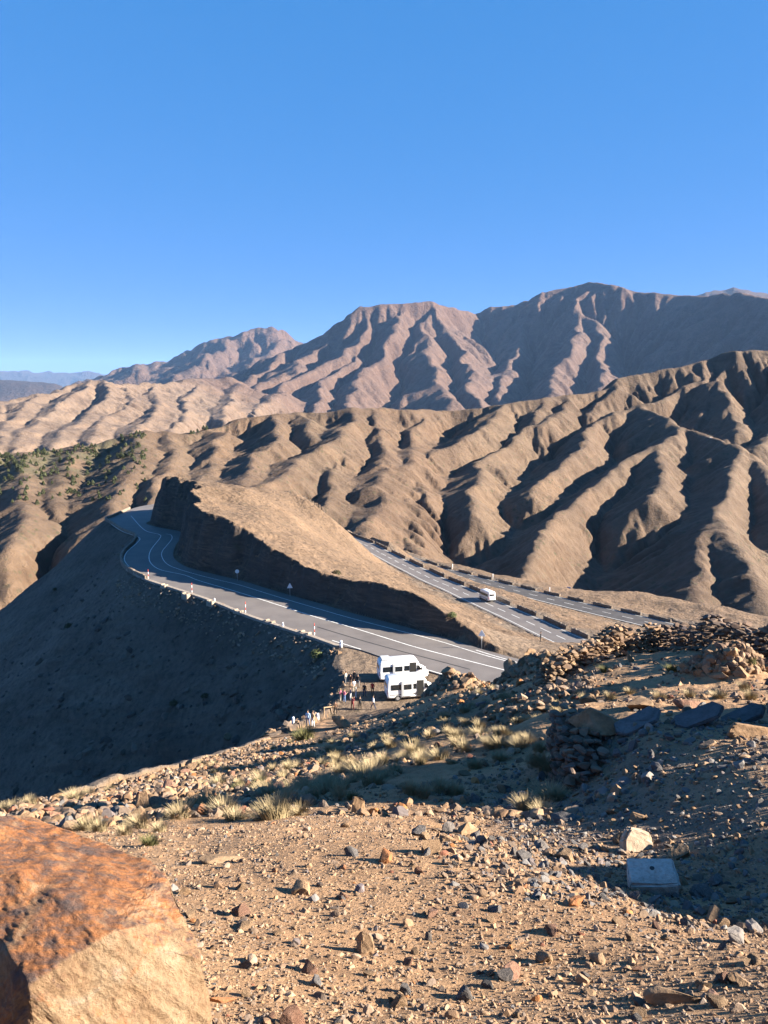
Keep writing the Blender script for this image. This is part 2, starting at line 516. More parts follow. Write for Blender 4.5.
class MB:
    """collects shapes and links them as one mesh"""

    def __init__(self):
        self.v, self.f, self.mi = [], [], []

    def add(self, v, f, mi=0):
        n = len(self.v)
        self.v += [tuple(p) for p in v]
        self.f += [tuple(i + n for i in q) for q in f]
        self.mi += [mi] * len(f)

    def box(self, c, s, rz=0.0, mi=0, bev=0.0):
        x, y, z = [a / 2 for a in s]
        if bev:
            b = bev
            pts = []
            prof = [(-x + b, -y), (x - b, -y), (x, -y + b), (x, y - b), (x - b, y), (-x + b, y), (-x, y - b), (-x, -y + b)]
            prof2 = [(px * (1 - b / x) if x else px, py * (1 - b / y)) for px, py in prof]
            rings = [(prof2, -z), (prof, -z + b), (prof, z - b), (prof2, z)]
            for pr, zz in rings:
                pts += [(px, py, zz) for px, py in pr]
            F = []
            for k in range(3):
                for i in range(8):
                    j = (i + 1) % 8
                    F.append((k * 8 + i, k * 8 + j, k * 8 + 8 + j, k * 8 + 8 + i))
            F.append(tuple(range(7, -1, -1)))
            F.append(tuple(range(24, 32)))
        else:
            pts = [(-x, -y, -z), (x, -y, -z), (x, y, -z), (-x, y, -z), (-x, -y, z), (x, -y, z), (x, y, z), (-x, y, z)]
            F = [(0, 3, 2, 1), (4, 5, 6, 7), (0, 1, 5, 4), (1, 2, 6, 5), (2, 3, 7, 6), (3, 0, 4, 7)]
        cr, sr = math.cos(rz), math.sin(rz)
        self.add([(c[0] + p[0] * cr - p[1] * sr, c[1] + p[0] * sr + p[1] * cr, c[2] + p[2]) for p in pts], F, mi)

    def tube(self, a, b, r0, r1=None, n=10, mi=0):
        a, b = Vector(a), Vector(b)
        r1 = r0 if r1 is None else r1
        d = (b - a).normalized()
        u = d.orthogonal().normalized()
        w = d.cross(u)
        pts = []
        for p, r in ((a, r0), (b, r1)):
            for k in range(n):
                t = 2 * math.pi * k / n
                pts.append(p + u * (r * math.cos(t)) + w * (r * math.sin(t)))
        F = [(k, (k + 1) % n, n + (k + 1) % n, n + k) for k in range(n)] + [tuple(range(n - 1, -1, -1)), tuple(range(n, 2 * n))]
        self.add(pts, F, mi)

    def build(self, name, mat, parent=None, smooth=False):
        me = bpy.data.meshes.new(name)
        me.from_pydata(self.v, [], self.f)
        o = link(name, me, mat, parent)
        if any(self.mi):
            me.polygons.foreach_set('material_index', self.mi)
        if smooth:
            me.polygons.foreach_set('use_smooth', [True] * len(self.f))
        me.update()
        return o


# ------------------------------------------------------------------ materials
class NT:
    def __init__(self, name):
        self.m = bpy.data.materials.new(name)
        self.m.use_nodes = True
        self.t = self.m.node_tree
        self.b = self.t.nodes['Principled BSDF']
        self.b.inputs['Roughness'].default_value = 0.9
        self.b.inputs['Specular IOR Level'].default_value = 0.25

    def n(self, typ, **kw):
        q = self.t.nodes.new(typ)
        for k, v in kw.items():
            setattr(q, k, v)
        return q

    def l(self, a, b):
        self.t.links.new(a, b)

    def coord(self, kind='Object'):
        return self.n('ShaderNodeTexCoord').outputs[kind]

    def noise(self, scale, detail=6, rough=0.6, co=None, dist=0.0):
        q = self.n('ShaderNodeTexNoise')
        q.inputs['Scale'].default_value = scale
        q.inputs['Detail'].default_value = detail
        q.inputs['Roughness'].default_value = rough
        q.inputs['Distortion'].default_value = dist
        if co is not None:
            self.l(co, q.inputs['Vector'])
        return q.outputs['Fac']

    def ramp(self, fac, stops, interp='LINEAR'):
        q = self.n('ShaderNodeValToRGB')
        q.color_ramp.interpolation = interp
        e = q.color_ramp.elements
        while len(e) < len(stops):
            e.new(0.5)
        for el, (p, c) in zip(e, stops):
            el.position = p
            el.color = (*c, 1) if isinstance(c, (tuple, list)) else (c, c, c, 1)
        self.l(fac, q.inputs['Fac'])
        return q.outputs['Color']

    def mix(self, fac, a, b, mode='MIX'):
        q = self.n('ShaderNodeMix', data_type='RGBA', blend_type=mode)
        for s, v in ((q.inputs['Factor'], fac), (q.inputs['A'], a), (q.inputs['B'], b)):
            if isinstance(v, (int, float)):
                s.default_value = v
            elif isinstance(v, (tuple, list)):
                s.default_value = (*v, 1)
            else:
                self.l(v, s)
        return q.outputs['Result']

    def math(self, op, a, b=None, clamp=False):
        q = self.n('ShaderNodeMath', operation=op, use_clamp=clamp)
        for s, v in ((q.inputs[0], a), (q.inputs[1], b)):
            if v is None:
                continue
            if isinstance(v, (int, float)):
                s.default_value = v
            else:
                self.l(v, s)
        return q.outputs[0]

    def attr(self, name):
        return self.n('ShaderNodeAttribute', attribute_name=name)

    def bump(self, h, dist, strength=1.0, prev=None):
        q = self.n('ShaderNodeBump')
        q.inputs['Distance'].default_value = dist
        q.inputs['Strength'].default_value = strength
        self.l(h, q.inputs['Height'])
        if prev is not None:
            self.l(prev, q.inputs['Normal'])
        return q.outputs['Normal']

    def out(self, color=None, normal=None, rough=None):
        if color is not None:
            if isinstance(color, (tuple, list)):
                self.b.inputs['Base Color'].default_value = (*color, 1)
            else:
                self.l(color, self.b.inputs['Base Color'])
        if normal is not None:
            self.l(normal, self.b.inputs['Normal'])
        if rough is not None:
            if isinstance(rough, (int, float)):
                self.b.inputs['Roughness'].default_value = rough
            else:
                self.l(rough, self.b.inputs['Roughness'])
        return self.m


def plain(name, col, rough=0.6, metal=0.0, var=0.12, scale=30.0, spec=0.3):
    t = NT(name)
    c = t.coord()
    f = t.noise(scale, 4, 0.6, c)
    k = t.ramp(f, [(0.3, tuple(v * (1 - var) for v in col)), (0.7, tuple(min(1, v * (1 + var)) for v in col))])
    t.b.inputs['Metallic'].default_value = metal
    t.b.inputs['Specular IOR Level'].default_value = spec
    return t.out(k, None, rough)


def mat_mountain():
    t = NT('mountain_ground')
    c = t.coord()
    tint = t.attr('tint').outputs['Color']
    rng = t.attr('range').outputs['Fac']            # metres / 1000
    # big and small colour patches, in world metres
    n1 = t.noise(0.012, 6, 0.62, c, 0.6)
    n2 = t.noise(0.11, 6, 0.65, c)
    col = t.mix(1.0, tint, t.ramp(n1, [(0.3, (0.66, 0.62, 0.6)), (0.5, (1, 1, 1)), (0.72, (1.22, 1.16, 1.08))]), 'MULTIPLY')
    col = t.mix(1.0, col, t.ramp(n2, [(0.3, (0.74, 0.72, 0.7)), (0.55, (1, 1, 1)), (0.75, (1.2, 1.18, 1.14))]), 'MULTIPLY')
    # steep ground shows bare darker rock
    g = t.n('ShaderNodeNewGeometry')
    sep = t.n('ShaderNodeSeparateXYZ')
    t.l(g.outputs['Normal'], sep.inputs[0])
    st = t.math('ADD', sep.outputs['Z'], t.math('MULTIPLY', t.math('SUBTRACT', n2, 0.5), 0.5))
    steep = t.ramp(st, [(0.5, 1.0), (0.68, 0.0)])
    rock = t.mix(1.0, tint, (0.72, 0.66, 0.62), 'MULTIPLY')
    col = t.mix(t.math('MULTIPLY', steep, 0.75), col, rock)
    # low dry scrub as dark dots on the nearer slopes
    vo = t.n('ShaderNodeTexVoronoi')
    vo.inputs['Scale'].default_value = 0.2
    t.l(c, vo.inputs['Vector'])
    dot = t.ramp(vo.outputs['Distance'], [(0.16, 1.0), (0.30, 0.0)])
    patch = t.ramp(t.noise(0.02, 4, 0.6, c), [(0.36, 0.0), (0.56, 1.0)])
    near = t.ramp(t.math('MULTIPLY', rng, 0.5), [(0.3, 1.0), (0.6, 0.0)])
    m = t.math('MULTIPLY', t.math('MULTIPLY', dot, patch), t.math('MULTIPLY', near, 0.75))
    col = t.mix(m, col, (0.055, 0.05, 0.028))
    h1 = t.noise(0.35, 8, 0.68, c)
    h2 = t.noise(0.02, 10, 0.62, c, 0.3)
    nb = t.bump(h1, 2.2, 0.75)
    k = t.n('ShaderNodeBump')
    k.inputs['Strength'].default_value = 0.9
    t.l(t.math('MULTIPLY', rng, 6.5), k.inputs['Distance'])
    t.l(h2, k.inputs['Height'])
    t.l(nb, k.inputs['Normal'])
    return t.out(col, k.outputs['Normal'], 0.95)


def mat_terrain():
    t = NT('hillside_ground')
    c = t.coord()
    tint = t.attr('tint').outputs['Color']
    n1 = t.noise(0.09, 6, 0.62, c, 0.5)
    n2 = t.noise(0.9, 7, 0.7, c)
    col = t.mix(1.0, tint, t.ramp(n1, [(0.3, (0.72, 0.7, 0.68)), (0.52, (1, 1, 1)), (0.72, (1.2, 1.15, 1.08))]), 'MULTIPLY')
    col = t.mix(1.0, col, t.ramp(n2, [(0.3, (0.62, 0.6, 0.58)), (0.5, (1, 1, 1)), (0.72, (1.3, 1.28, 1.24))]), 'MULTIPLY')
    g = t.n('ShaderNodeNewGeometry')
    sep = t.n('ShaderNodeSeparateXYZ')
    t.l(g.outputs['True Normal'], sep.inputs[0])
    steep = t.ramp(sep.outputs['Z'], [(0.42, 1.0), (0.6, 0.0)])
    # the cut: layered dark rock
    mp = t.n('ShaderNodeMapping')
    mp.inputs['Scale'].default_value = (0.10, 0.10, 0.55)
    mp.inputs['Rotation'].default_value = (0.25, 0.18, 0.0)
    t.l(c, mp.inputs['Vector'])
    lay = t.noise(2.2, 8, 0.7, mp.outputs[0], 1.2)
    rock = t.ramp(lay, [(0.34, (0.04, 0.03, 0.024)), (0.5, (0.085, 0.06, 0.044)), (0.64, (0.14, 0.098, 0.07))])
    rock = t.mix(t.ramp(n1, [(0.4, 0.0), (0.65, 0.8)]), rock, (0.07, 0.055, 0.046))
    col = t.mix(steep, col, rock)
    vo = t.n('ShaderNodeTexVoronoi')
    vo.inputs['Scale'].default_value = 0.45
    t.l(c, vo.inputs['Vector'])
    dot = t.ramp(vo.outputs['Distance'], [(0.14, 1.0), (0.3, 0.0)])
    patch = t.ramp(t.noise(0.05, 4, 0.6, c), [(0.45, 0.0), (0.62, 1.0)])
    m = t.math('MULTIPLY', t.math('MULTIPLY', dot, patch), 0.55)
    col = t.mix(m, col, (0.07, 0.06, 0.035))
    h1 = t.noise(0.8, 9, 0.72, c)
    h2 = t.noise(0.16, 6, 0.6, c)
    vr = t.n('ShaderNodeTexVoronoi')
    vr.inputs['Scale'].default_value = 1.1
    t.l(c, vr.inputs['Vector'])
    nb = t.bump(h1, 0.9, 0.8)
    nb = t.bump(h2, 2.0, 0.5, nb)
    nb = t.bump(vr.outputs['Distance'], 0.35, 0.5, nb)
    return t.out(col, nb, 0.95)


def mat_ground():
    t = NT('stony_dirt')
    c = t.coord()
    tint = t.attr('tint').outputs['Color']
    n1 = t.noise(0.5, 6, 0.62, c, 0.5)
    n2 = t.noise(5.0, 8, 0.72, c)
    n3 = t.noise(45.0, 5, 0.7, c)
    col = t.mix(1.0, tint, t.ramp(n1, [(0.3, (0.78, 0.75, 0.74)), (0.52, (1, 1, 1)), (0.72, (1.15, 1.12, 1.08))]), 'MULTIPLY')
    col = t.mix(1.0, col, t.ramp(n2, [(0.3, (0.66, 0.63, 0.62)), (0.5, (1, 1, 1)), (0.72, (1.22, 1.2, 1.17))]), 'MULTIPLY')
    col = t.mix(1.0, col, t.ramp(n3, [(0.3, (0.68, 0.66, 0.65)), (0.5, (1, 1, 1)), (0.75, (1.28, 1.26, 1.24))]), 'MULTIPLY')
    vo = t.n('ShaderNodeTexVoronoi')
    vo.inputs['Scale'].default_value = 38.0
    vo.inputs['Randomness'].default_value = 1.0
    t.l(c, vo.inputs['Vector'])
    grit = t.ramp(t.noise(2.2, 4, 0.6, c), [(0.42, 0.0), (0.62, 1.0)])
    dot = t.ramp(vo.outputs['Distance'], [(0.22, 1.0), (0.36, 0.0)])
    peb = t.mix(vo.outputs['Color'], (0.11, 0.085, 0.07), (0.36, 0.27, 0.19))
    col = t.mix(t.math('MULTIPLY', t.math('MULTIPLY', dot, grit), 0.8), col, peb)
    nb = t.bump(n2, 0.05, 0.9)
    nb = t.bump(n3, 0.008, 0.9, nb)
    inv = t.math('SUBTRACT', 1.0, vo.outputs['Distance'])
    nb = t.bump(t.math('MULTIPLY', inv, grit), 0.012, 0.8, nb)
    return t.out(col, nb, 0.95)


def mat_rock(name, a, b, c3, scale=3.0, bumpd=0.03, lichen=None):
    t = NT(name)
    c = t.coord()
    oi = t.n('ShaderNodeObjectInfo')
    add = t.n('ShaderNodeVectorMath', operation='ADD')
    t.l(c, add.inputs[0])
    sc = t.n('ShaderNodeVectorMath', operation='SCALE')
    t.l(oi.outputs['Location'], sc.inputs[0])
    sc.inputs['Scale'].default_value = 3.1
    t.l(sc.outputs[0], add.inputs[1])
    v = add.outputs[0]
    n1 = t.noise(scale, 7, 0.65, v, 0.8)
    n2 = t.noise(scale * 6, 6, 0.7, v)
    col = t.ramp(n1, [(0.3, a), (0.5, b), (0.7, c3)])
    col = t.mix(1.0, col, t.ramp(n2, [(0.3, (0.7, 0.68, 0.66)), (0.5, (1, 1, 1)), (0.75, (1.22, 1.2, 1.18))]), 'MULTIPLY')
    col = t.mix(1.0, col, t.ramp(oi.outputs['Random'], [(0.0, (0.75, 0.74, 0.74)), (0.5, (1, 1, 1)), (1.0, (1.15, 1.08, 1.0))]), 'MULTIPLY')
    if lichen:
        col = t.mix(t.ramp(t.noise(scale * 2.2, 4, 0.7, v), [(0.56, 0.0), (0.62, 0.8)]), col, lichen)
    nb = t.bump(n1, bumpd * 1.5, 0.7)
    nb = t.bump(n2, bumpd * 0.5, 0.8, nb)
    return t.out(col, nb, 0.88)


def mat_stuff_rock(name):
    t = NT(name)
    c = t.coord()
    col = t.attr('tint').outputs['Color']
    n2 = t.noise(9.0, 6, 0.7, c)
    col = t.mix(1.0, col, t.ramp(n2, [(0.3, (0.72, 0.7, 0.68)), (0.5, (1, 1, 1)), (0.75, (1.22, 1.2, 1.18))]), 'MULTIPLY')
    return t.out(col, t.bump(n2, 0.02, 0.7), 0.9)


# ------------------------------------------------------------------ the land
def polar(name, az, rr, fn, mat, tintfn, rangeattr=False):
    A, R = np.meshgrid(az, rr)
    x = R * np.sin(A)
    y = R * np.cos(A)
    z = fn(x, y, A, R)
    n, m = A.shape
    co = np.stack([x, y, z], -1).reshape(-1, 3)
    idx = np.arange(n * m).reshape(n, m)
    q = np.stack([idx[:-1, :-1], idx[:-1, 1:], idx[1:, 1:], idx[1:, :-1]], -1).reshape(-1, 4)
    me = np_mesh(name, co, q, True)
    tint = tintfn(x, y, z, R)
    a = me.color_attributes.new('tint', 'FLOAT_COLOR', 'POINT')
    a.data.foreach_set('color', np.concatenate([tint, np.ones(x.shape + (1,))], -1).astype(np.float32).ravel())
    if rangeattr:
        b = me.attributes.new('range', 'FLOAT', 'POINT')
        b.data.foreach_set('value', (R / 1000).astype(np.float32).ravel())
    o = link(name, me, mat)
    tag(o, kind='structure')
    lr = np.log(rr)

    def sample(px, py):
        px = np.asarray(px, float)
        py = np.asarray(py, float)
        u = np.interp(np.arctan2(px, py), az, np.arange(len(az)))
        v = np.interp(np.log(np.sqrt(px * px + py * py)), lr, np.arange(len(rr)))
        return bilin(z, u, v)
    return sample


def far_fn(x, y, A, R):
    h = far_base(x, y)
    gr, ga = np.gradient(h)
    dr = np.gradient(R, axis=0)
    da = np.gradient(A, axis=1) * R
    hr = gr / dr
    ha = ga / da
    gx = hr * np.sin(A) + ha * np.cos(A)
    gy = hr * np.cos(A) - ha * np.sin(A)
    amp = np.clip(np.sqrt(gx * gx + gy * gy), 0, 0.8)
    add = np.zeros_like(h)
    for lo, hi, rr, ero, k in [(0, 1150, 650, ERO[0], 0.55), (1150, 3050, 1900, ERO[1], 0.3), (3050, 1e9, 4600, ERO[2], 0.6)]:
        m = (R >= lo) & (R < hi)
        X, Y = x[m], y[m]
        d, x0, y0, step = ero
        add[m] += bilin(d, (X - x0) / step, (Y - y0) / step)
        for j, (L0, a) in enumerate([(0.033, 0.0040), (0.015, 0.0022)]):
            L = L0 * rr
            wx = X + perlin(X / L, Y / L, 61 + j) * L * 0.35
            wy = Y + perlin(X / L, Y / L, 71 + j) * L * 0.35
            g = gully(wx, wy, gx[m], gy[m], 1 / L, 10 * j + 1)
            # some slopes are smooth, some deeply ribbed
            var = 0.15 + 1.3 * sm(-0.2, 0.45, perlin(X / (L * 3), Y / (L * 3), 91 + j))
            add[m] += g * amp[m] * a * rr * k * var
        add[m] += fbm(X / (0.03 * rr), Y / (0.03 * rr), 5, 33, 0.55, True) * 0.0016 * rr * amp[m]
    return h + add


def erode(x0, x1, y0, y1, step, seed_amp, seed_len, kf, iters, diff):
    """running water on the traced ridges: branching gullies (stream power, downhill order)"""
    xs = np.arange(x0, x1, step)
    ys = np.arange(y0, y1, step)
    X, Y = np.meshgrid(xs, ys)
    base = far_base(X, Y)
    h = base + fbm(X / seed_len, Y / seed_len, 5, 301, 0.6) * seed_amp
    ny, nx = h.shape
    idx = np.arange(ny * nx).reshape(ny, nx)
    for it in range(iters):
        p = np.pad(h, 1, mode='edge')
        best = np.full(h.shape, 1e-6)
        rcv = idx.copy()
        dist = np.full(h.shape, step)
        for dy in (-1, 0, 1):
            for dx in (-1, 0, 1):
                if dx == 0 and dy == 0:
                    continue
                L = step * math.hypot(dx, dy)
                s = (h - p[1 + dy:1 + dy + ny, 1 + dx:1 + dx + nx]) / L
                m = s > best
                m[0 if dy < 0 else -1 if dy > 0 else slice(0, 0), :] = False
                if dx:
                    m[:, 0 if dx < 0 else -1] = False
                best = np.where(m, s, best)
                rcv = np.where(m, idx + dy * nx + dx, rcv)
                dist = np.where(m, L, dist)
        order = np.argsort(h, axis=None)
        r = rcv.ravel().tolist()
        A = [1.0] * (ny * nx)
        o = order.tolist()
        for i in reversed(o):
            j = r[i]
            if j != i:
                A[j] += A[i]
        F = (kf * np.minimum(np.array(A), 900.0) ** 0.5 * step / dist.ravel()).tolist()
        hh = h.ravel().tolist()
        for i in o:
            j = r[i]
            if j != i and hh[j] < hh[i]:
                hh[i] = (hh[i] + F[i] * hh[j]) / (1 + F[i])
        h = np.array(hh).reshape(ny, nx)
        p = np.pad(h, 1, mode='edge')
        h = h + diff * (p[:-2, 1:-1] + p[2:, 1:-1] + p[1:-1, :-2] + p[1:-1, 2:] - 4 * h)
    d = h - base
    d = d - 0.6 * np.median(d)
    e = np.minimum(np.minimum(X - x0, x1 - step - X), np.minimum(Y - y0, y1 - step - Y)) / (12 * step)
    return d * np.clip(e, 0, 1), x0, y0, step


ERO = [erode(-640, 900, 300, 1180, 2.8, 4.0, 24, 0.055, 16, 0.02),
       erode(-2500, 500, 1050, 3300, 8.0, 16, 95, 0.12, 18, 0.012),
       erode(-3400, 3900, 2900, 9000, 18.0, 36, 230, 0.062, 18, 0.014)]


def lerp3(a, b, t):
    return np.asarray(a) * (1 - t[..., None]) + np.asarray(b) * t[..., None]


def far_tint(x, y, z, R):
    near = np.array([0.103, 0.071, 0.048])
    hills = np.array([0.138, 0.099, 0.072])
    mount = np.array([0.092, 0.060, 0.047])
    t = lerp3(near, hills, sm(1000, 1400, R))
    t = t * (1 - sm(2800, 3300, R))[..., None] + mount * sm(2800, 3300, R)[..., None]
    u = sm(-0.2, 0.5, fbm(x / (R * 0.12), y / (R * 0.12), 3, 55))
    t = t * (1 - 0.35 * u[..., None]) + np.array([0.088, 0.053, 0.036]) * 0.35 * u[..., None]
    # low scrub greens the left hill between its trees
    az = np.degrees(np.arctan2(x, y))
    g = sm(520, 600, R) * (1 - sm(680, 720, R)) * (1 - sm(-19.5, -17.5, az)) * sm(-0.25, 0.15, fbm(x / 28, y / 28, 4, 66))
    t = t * (1 - 0.65 * g[..., None]) + np.array([0.062, 0.062, 0.034]) * 0.65 * g[..., None]
    # the farthest hills take a darker base colour
    t = t * (1 - 0.6 * sm(8600, 9600, R))[..., None]
    # reddish summit bands
    s = sm(350, 650, z) * sm(4000, 5000, R)
    t = t * (1 - 0.4 * s[..., None]) + np.array([0.095, 0.054, 0.042]) * 0.4 * s[..., None]
    return t


FAR_Z = polar('mountains', np.radians(np.linspace(-44, 44, 950)),
      np.concatenate([np.exp(np.linspace(math.log(320), math.log(1100), 420)), np.exp(np.linspace(math.log(1104), math.log(6000), 400)), np.exp(np.linspace(math.log(6050), math.log(32000), 130))]),
      far_fn, mat_mountain(), far_tint, True)


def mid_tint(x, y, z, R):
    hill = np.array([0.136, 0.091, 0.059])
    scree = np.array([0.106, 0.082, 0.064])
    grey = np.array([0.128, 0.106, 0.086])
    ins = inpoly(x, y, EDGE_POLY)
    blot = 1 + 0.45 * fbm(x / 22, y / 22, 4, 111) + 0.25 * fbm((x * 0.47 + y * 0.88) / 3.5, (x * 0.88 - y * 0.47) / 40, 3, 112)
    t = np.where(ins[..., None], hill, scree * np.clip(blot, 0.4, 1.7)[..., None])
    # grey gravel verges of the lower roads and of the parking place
    d2, _ = polydist(x, y, R2C)
    d3, _ = polydist(x, y, R3C)
    u = np.maximum(1 - sm(5, 12, d2), 1 - sm(6, 13, d3)) * sm(-0.3, 0.25, fbm(x / 8, y / 8, 3, 8))
    u = u * ins
    t = lerp3(t, grey, u * 0.85) if False else t * (1 - 0.8 * u[..., None]) + grey * 0.8 * u[..., None]
    p = ((z < ZR + 0.6) & (R < 120) & ins)
    t = np.where(p[..., None], np.array([0.16, 0.115, 0.08]), t)
    # streaks of paler bedrock on the hill top
    s = sm(0.1, 0.5, perlin((x * 0.9 + y * 0.42) / 5, (y * 0.9 - x * 0.42) / 40, 12)) * ins * sm(0, 2, z - ZR)
    t = t * (1 + 0.22 * s[..., None])
    return t


def mid_fn(x, y, A, R):
    z = near_z(x, y)
    return z + fbm(x / 3.5, y / 3.5, 3, 17, ridged=True) * 0.16 * np.where((z < ZR + 0.3) & (z > ZR - 0.3), 0.0, 1.0)


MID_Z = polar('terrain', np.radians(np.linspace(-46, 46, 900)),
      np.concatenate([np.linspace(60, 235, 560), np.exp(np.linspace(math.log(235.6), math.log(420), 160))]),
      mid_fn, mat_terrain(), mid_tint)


OUTCROPS = []
for a_, b_, d_, hgt, rx_, ry_ in [(462, 690, 62, 1.7, 3.0, 2.2), (445, 692, 64, 1.2, 1.8, 1.8), (530, 684, 43, 1.05, 2.0, 2.0), (550, 682, 41, 0.9, 1.5, 1.8), (724, 674, 24.5, 0.95, 1.15, 0.9)]:
    p_ = at(a_, b_, d_)
    OUTCROPS.append((p_[0], p_[1], hgt, rx_, ry_))


def ground_z(x, y):
    """the ground close by with its bumps"""
    z = near_z(x, y)
    r = np.sqrt(x * x + y * y)
    # unseen banks added past the right edge for their shadow; broken ground at all sizes
    db, _ = polydist(x, y, [(7.3, 1.7, 0), (7.6, 4.5, 0)])
    z = np.where(r < 14, np.maximum(z, -1.35 - 1.3 * np.maximum(0, db - 0.45) + fbm(x / 1.1, y / 1.1, 3, 58) * 0.25), z)
    db, _ = polydist(x, y, [(8.9, 10.5, 0), (9.3, 13.0, 0)])
    z = np.where((r > 8) & (r < 22), np.maximum(z, -2.25 - 2.8 * np.maximum(0, db - 0.5) + fbm(x / 1.1, y / 1.1, 3, 59) * 0.3), z)
    for bx, by, bz, rx, ry in OUTCROPS:
        q = ((x - bx) / rx) ** 2 + ((y - by) / ry) ** 2
        z = z + bz * np.exp(-q ** 1.3) * (1 + 0.35 * fbm(x / 1.3, y / 1.3, 3, 57))
    k = np.clip(r / 12, 0.25, 2.5)
    z = z + fbm(x / 2.6, y / 2.6, 4, 51) * 0.10 * k + fbm(x / 0.55, y / 0.55, 4, 52, 0.55) * 0.035 * np.clip(r / 8, 0.6, 2)
    return z


def ground_fn(x, y, A, R):
    z = ground_z(x, y)
    # below the road level the coarser sheet takes over
    flat = sm(ZR + 0.8, ZR + 0.25, z) if False else np.clip((ZR + 0.5 - z) / 0.5, 0, 1)
    return z - 0.6 * flat * (R > 70)


def near_tint(x, y, z, R):
    dirt = np.array([0.295, 0.178, 0.095])
    grass = np.array([0.128, 0.086, 0.048])
    scree = np.array([0.106, 0.082, 0.064])
    dark = np.array([0.122, 0.096, 0.080])
    ins = inpoly(x, y, EDGE_POLY)
    u = sm(9, 14, R) * (1 - sm(50, 62, R)) * sm(-0.35, 0.25, fbm(x / 5, y / 5, 3, 64)) * (x < 0.35 * y)
    t = dirt * (1 - 0.7 * u[..., None]) + grass * 0.7 * u[..., None]
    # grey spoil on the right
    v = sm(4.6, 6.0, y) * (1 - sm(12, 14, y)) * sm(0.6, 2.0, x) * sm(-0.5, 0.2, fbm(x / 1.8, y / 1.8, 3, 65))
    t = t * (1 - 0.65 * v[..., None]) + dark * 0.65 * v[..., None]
    return np.where(ins[..., None], t, scree)


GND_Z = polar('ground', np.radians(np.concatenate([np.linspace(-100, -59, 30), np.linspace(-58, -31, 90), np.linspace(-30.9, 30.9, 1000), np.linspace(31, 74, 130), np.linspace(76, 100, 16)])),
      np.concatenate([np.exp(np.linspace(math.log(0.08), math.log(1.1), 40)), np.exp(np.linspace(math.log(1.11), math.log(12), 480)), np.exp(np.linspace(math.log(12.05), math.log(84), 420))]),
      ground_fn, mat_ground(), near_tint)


# ------------------------------------------------------------------ light, sky, air, camera
cam = bpy.data.cameras.new('camera')
cam.sensor_fit = 'VERTICAL'
cam.sensor_height = 24
cam.lens = 24 * FPX / 1024
cam.clip_start = 0.05
cam.clip_end = 120000
co = bpy.data.objects.new('camera', cam)
COL.objects.link(co)
co.rotation_euler = (RAD(90) - PITCH, 0, 0)
S.camera = co

SUN_EL, SUN_AZ = 22.0, 95.0
sd = Vector((math.sin(RAD(SUN_AZ)) * math.cos(RAD(SUN_EL)), math.cos(RAD(SUN_AZ)) * math.cos(RAD(SUN_EL)), math.sin(RAD(SUN_EL))))
sl = bpy.data.lights.new('sun', 'SUN')
sl.energy = 5.0
sl.angle = RAD(0.5)
sl.color = (1.0, 0.90, 0.76)
so = bpy.data.objects.new('sun', sl)
COL.objects.link(so)
so.rotation_euler = sd.to_track_quat('Z', 'Y').to_euler()

w = bpy.data.worlds.new('World')
S.world = w
w.use_nodes = True
nt = w.node_tree
sk = nt.nodes.new('ShaderNodeTexSky')
sk.sky_type = 'NISHITA'
sk.sun_disc = False
sk.sun_elevation = RAD(SUN_EL)
sk.sun_rotation = RAD(SUN_AZ)
sk.altitude = 3000
sk.air_density = 0.7
sk.dust_density = 0.0
sk.ozone_density = 6.0
se = nt.nodes.new('ShaderNodeSeparateColor')
cb = nt.nodes.new('ShaderNodeCombineColor')
nt.links.new(sk.outputs[0], se.inputs[0])
for i, (pw, gain) in enumerate([(0.80, 0.365), (0.25, 0.91), (0.22, 1.98)]):     # the clear high-altitude sky, as the phone renders it
    p1 = nt.nodes.new('ShaderNodeMath')
    p1.operation = 'POWER'
    p1.inputs[1].default_value = pw
    nt.links.new(se.outputs[i], p1.inputs[0])
    p2 = nt.nodes.new('ShaderNodeMath')
    p2.operation = 'MULTIPLY'
    p2.inputs[1].default_value = gain
    nt.links.new(p1.outputs[0], p2.inputs[0])
    nt.links.new(p2.outputs[0], cb.inputs[i])
nt.links.new(cb.outputs[0], nt.nodes['Background'].inputs[0])
nt.nodes['Background'].inputs[1].default_value = 0.055

S.view_settings.view_transform = 'Standard'
S.view_settings.look = 'None'
S.view_settings.exposure = 2.5
S.view_settings.gamma = 1.0
S.view_settings.use_curve_mapping = False

hz = MB()
hz.box((0, 0, 515), (74000, 74000, 1850))
hm = bpy.data.materials.new('haze')
hm.use_nodes = True
hn = hm.node_tree
hn.nodes.remove(hn.nodes['Principled BSDF'])
pv = hn.nodes.new('ShaderNodeVolumePrincipled')
pv.inputs['Color'].default_value = (0.32, 0.56, 1.0, 1)
pv.inputs['Density'].default_value = 1.8e-5
pv.inputs['Anisotropy'].default_value = 0.0
hn.links.new(pv.outputs[0], hn.nodes['Material Output'].inputs['Volume'])
haze = hz.build('haze', hm)
tag(haze, 'thin blue air between the viewpoint and the far mountains', 'haze', kind='stuff')
S.cycles.use_denoising = True
S.cycles.volume_bounces = 0
S.cycles.max_bounces = 6
S.cycles.diffuse_bounces = 3


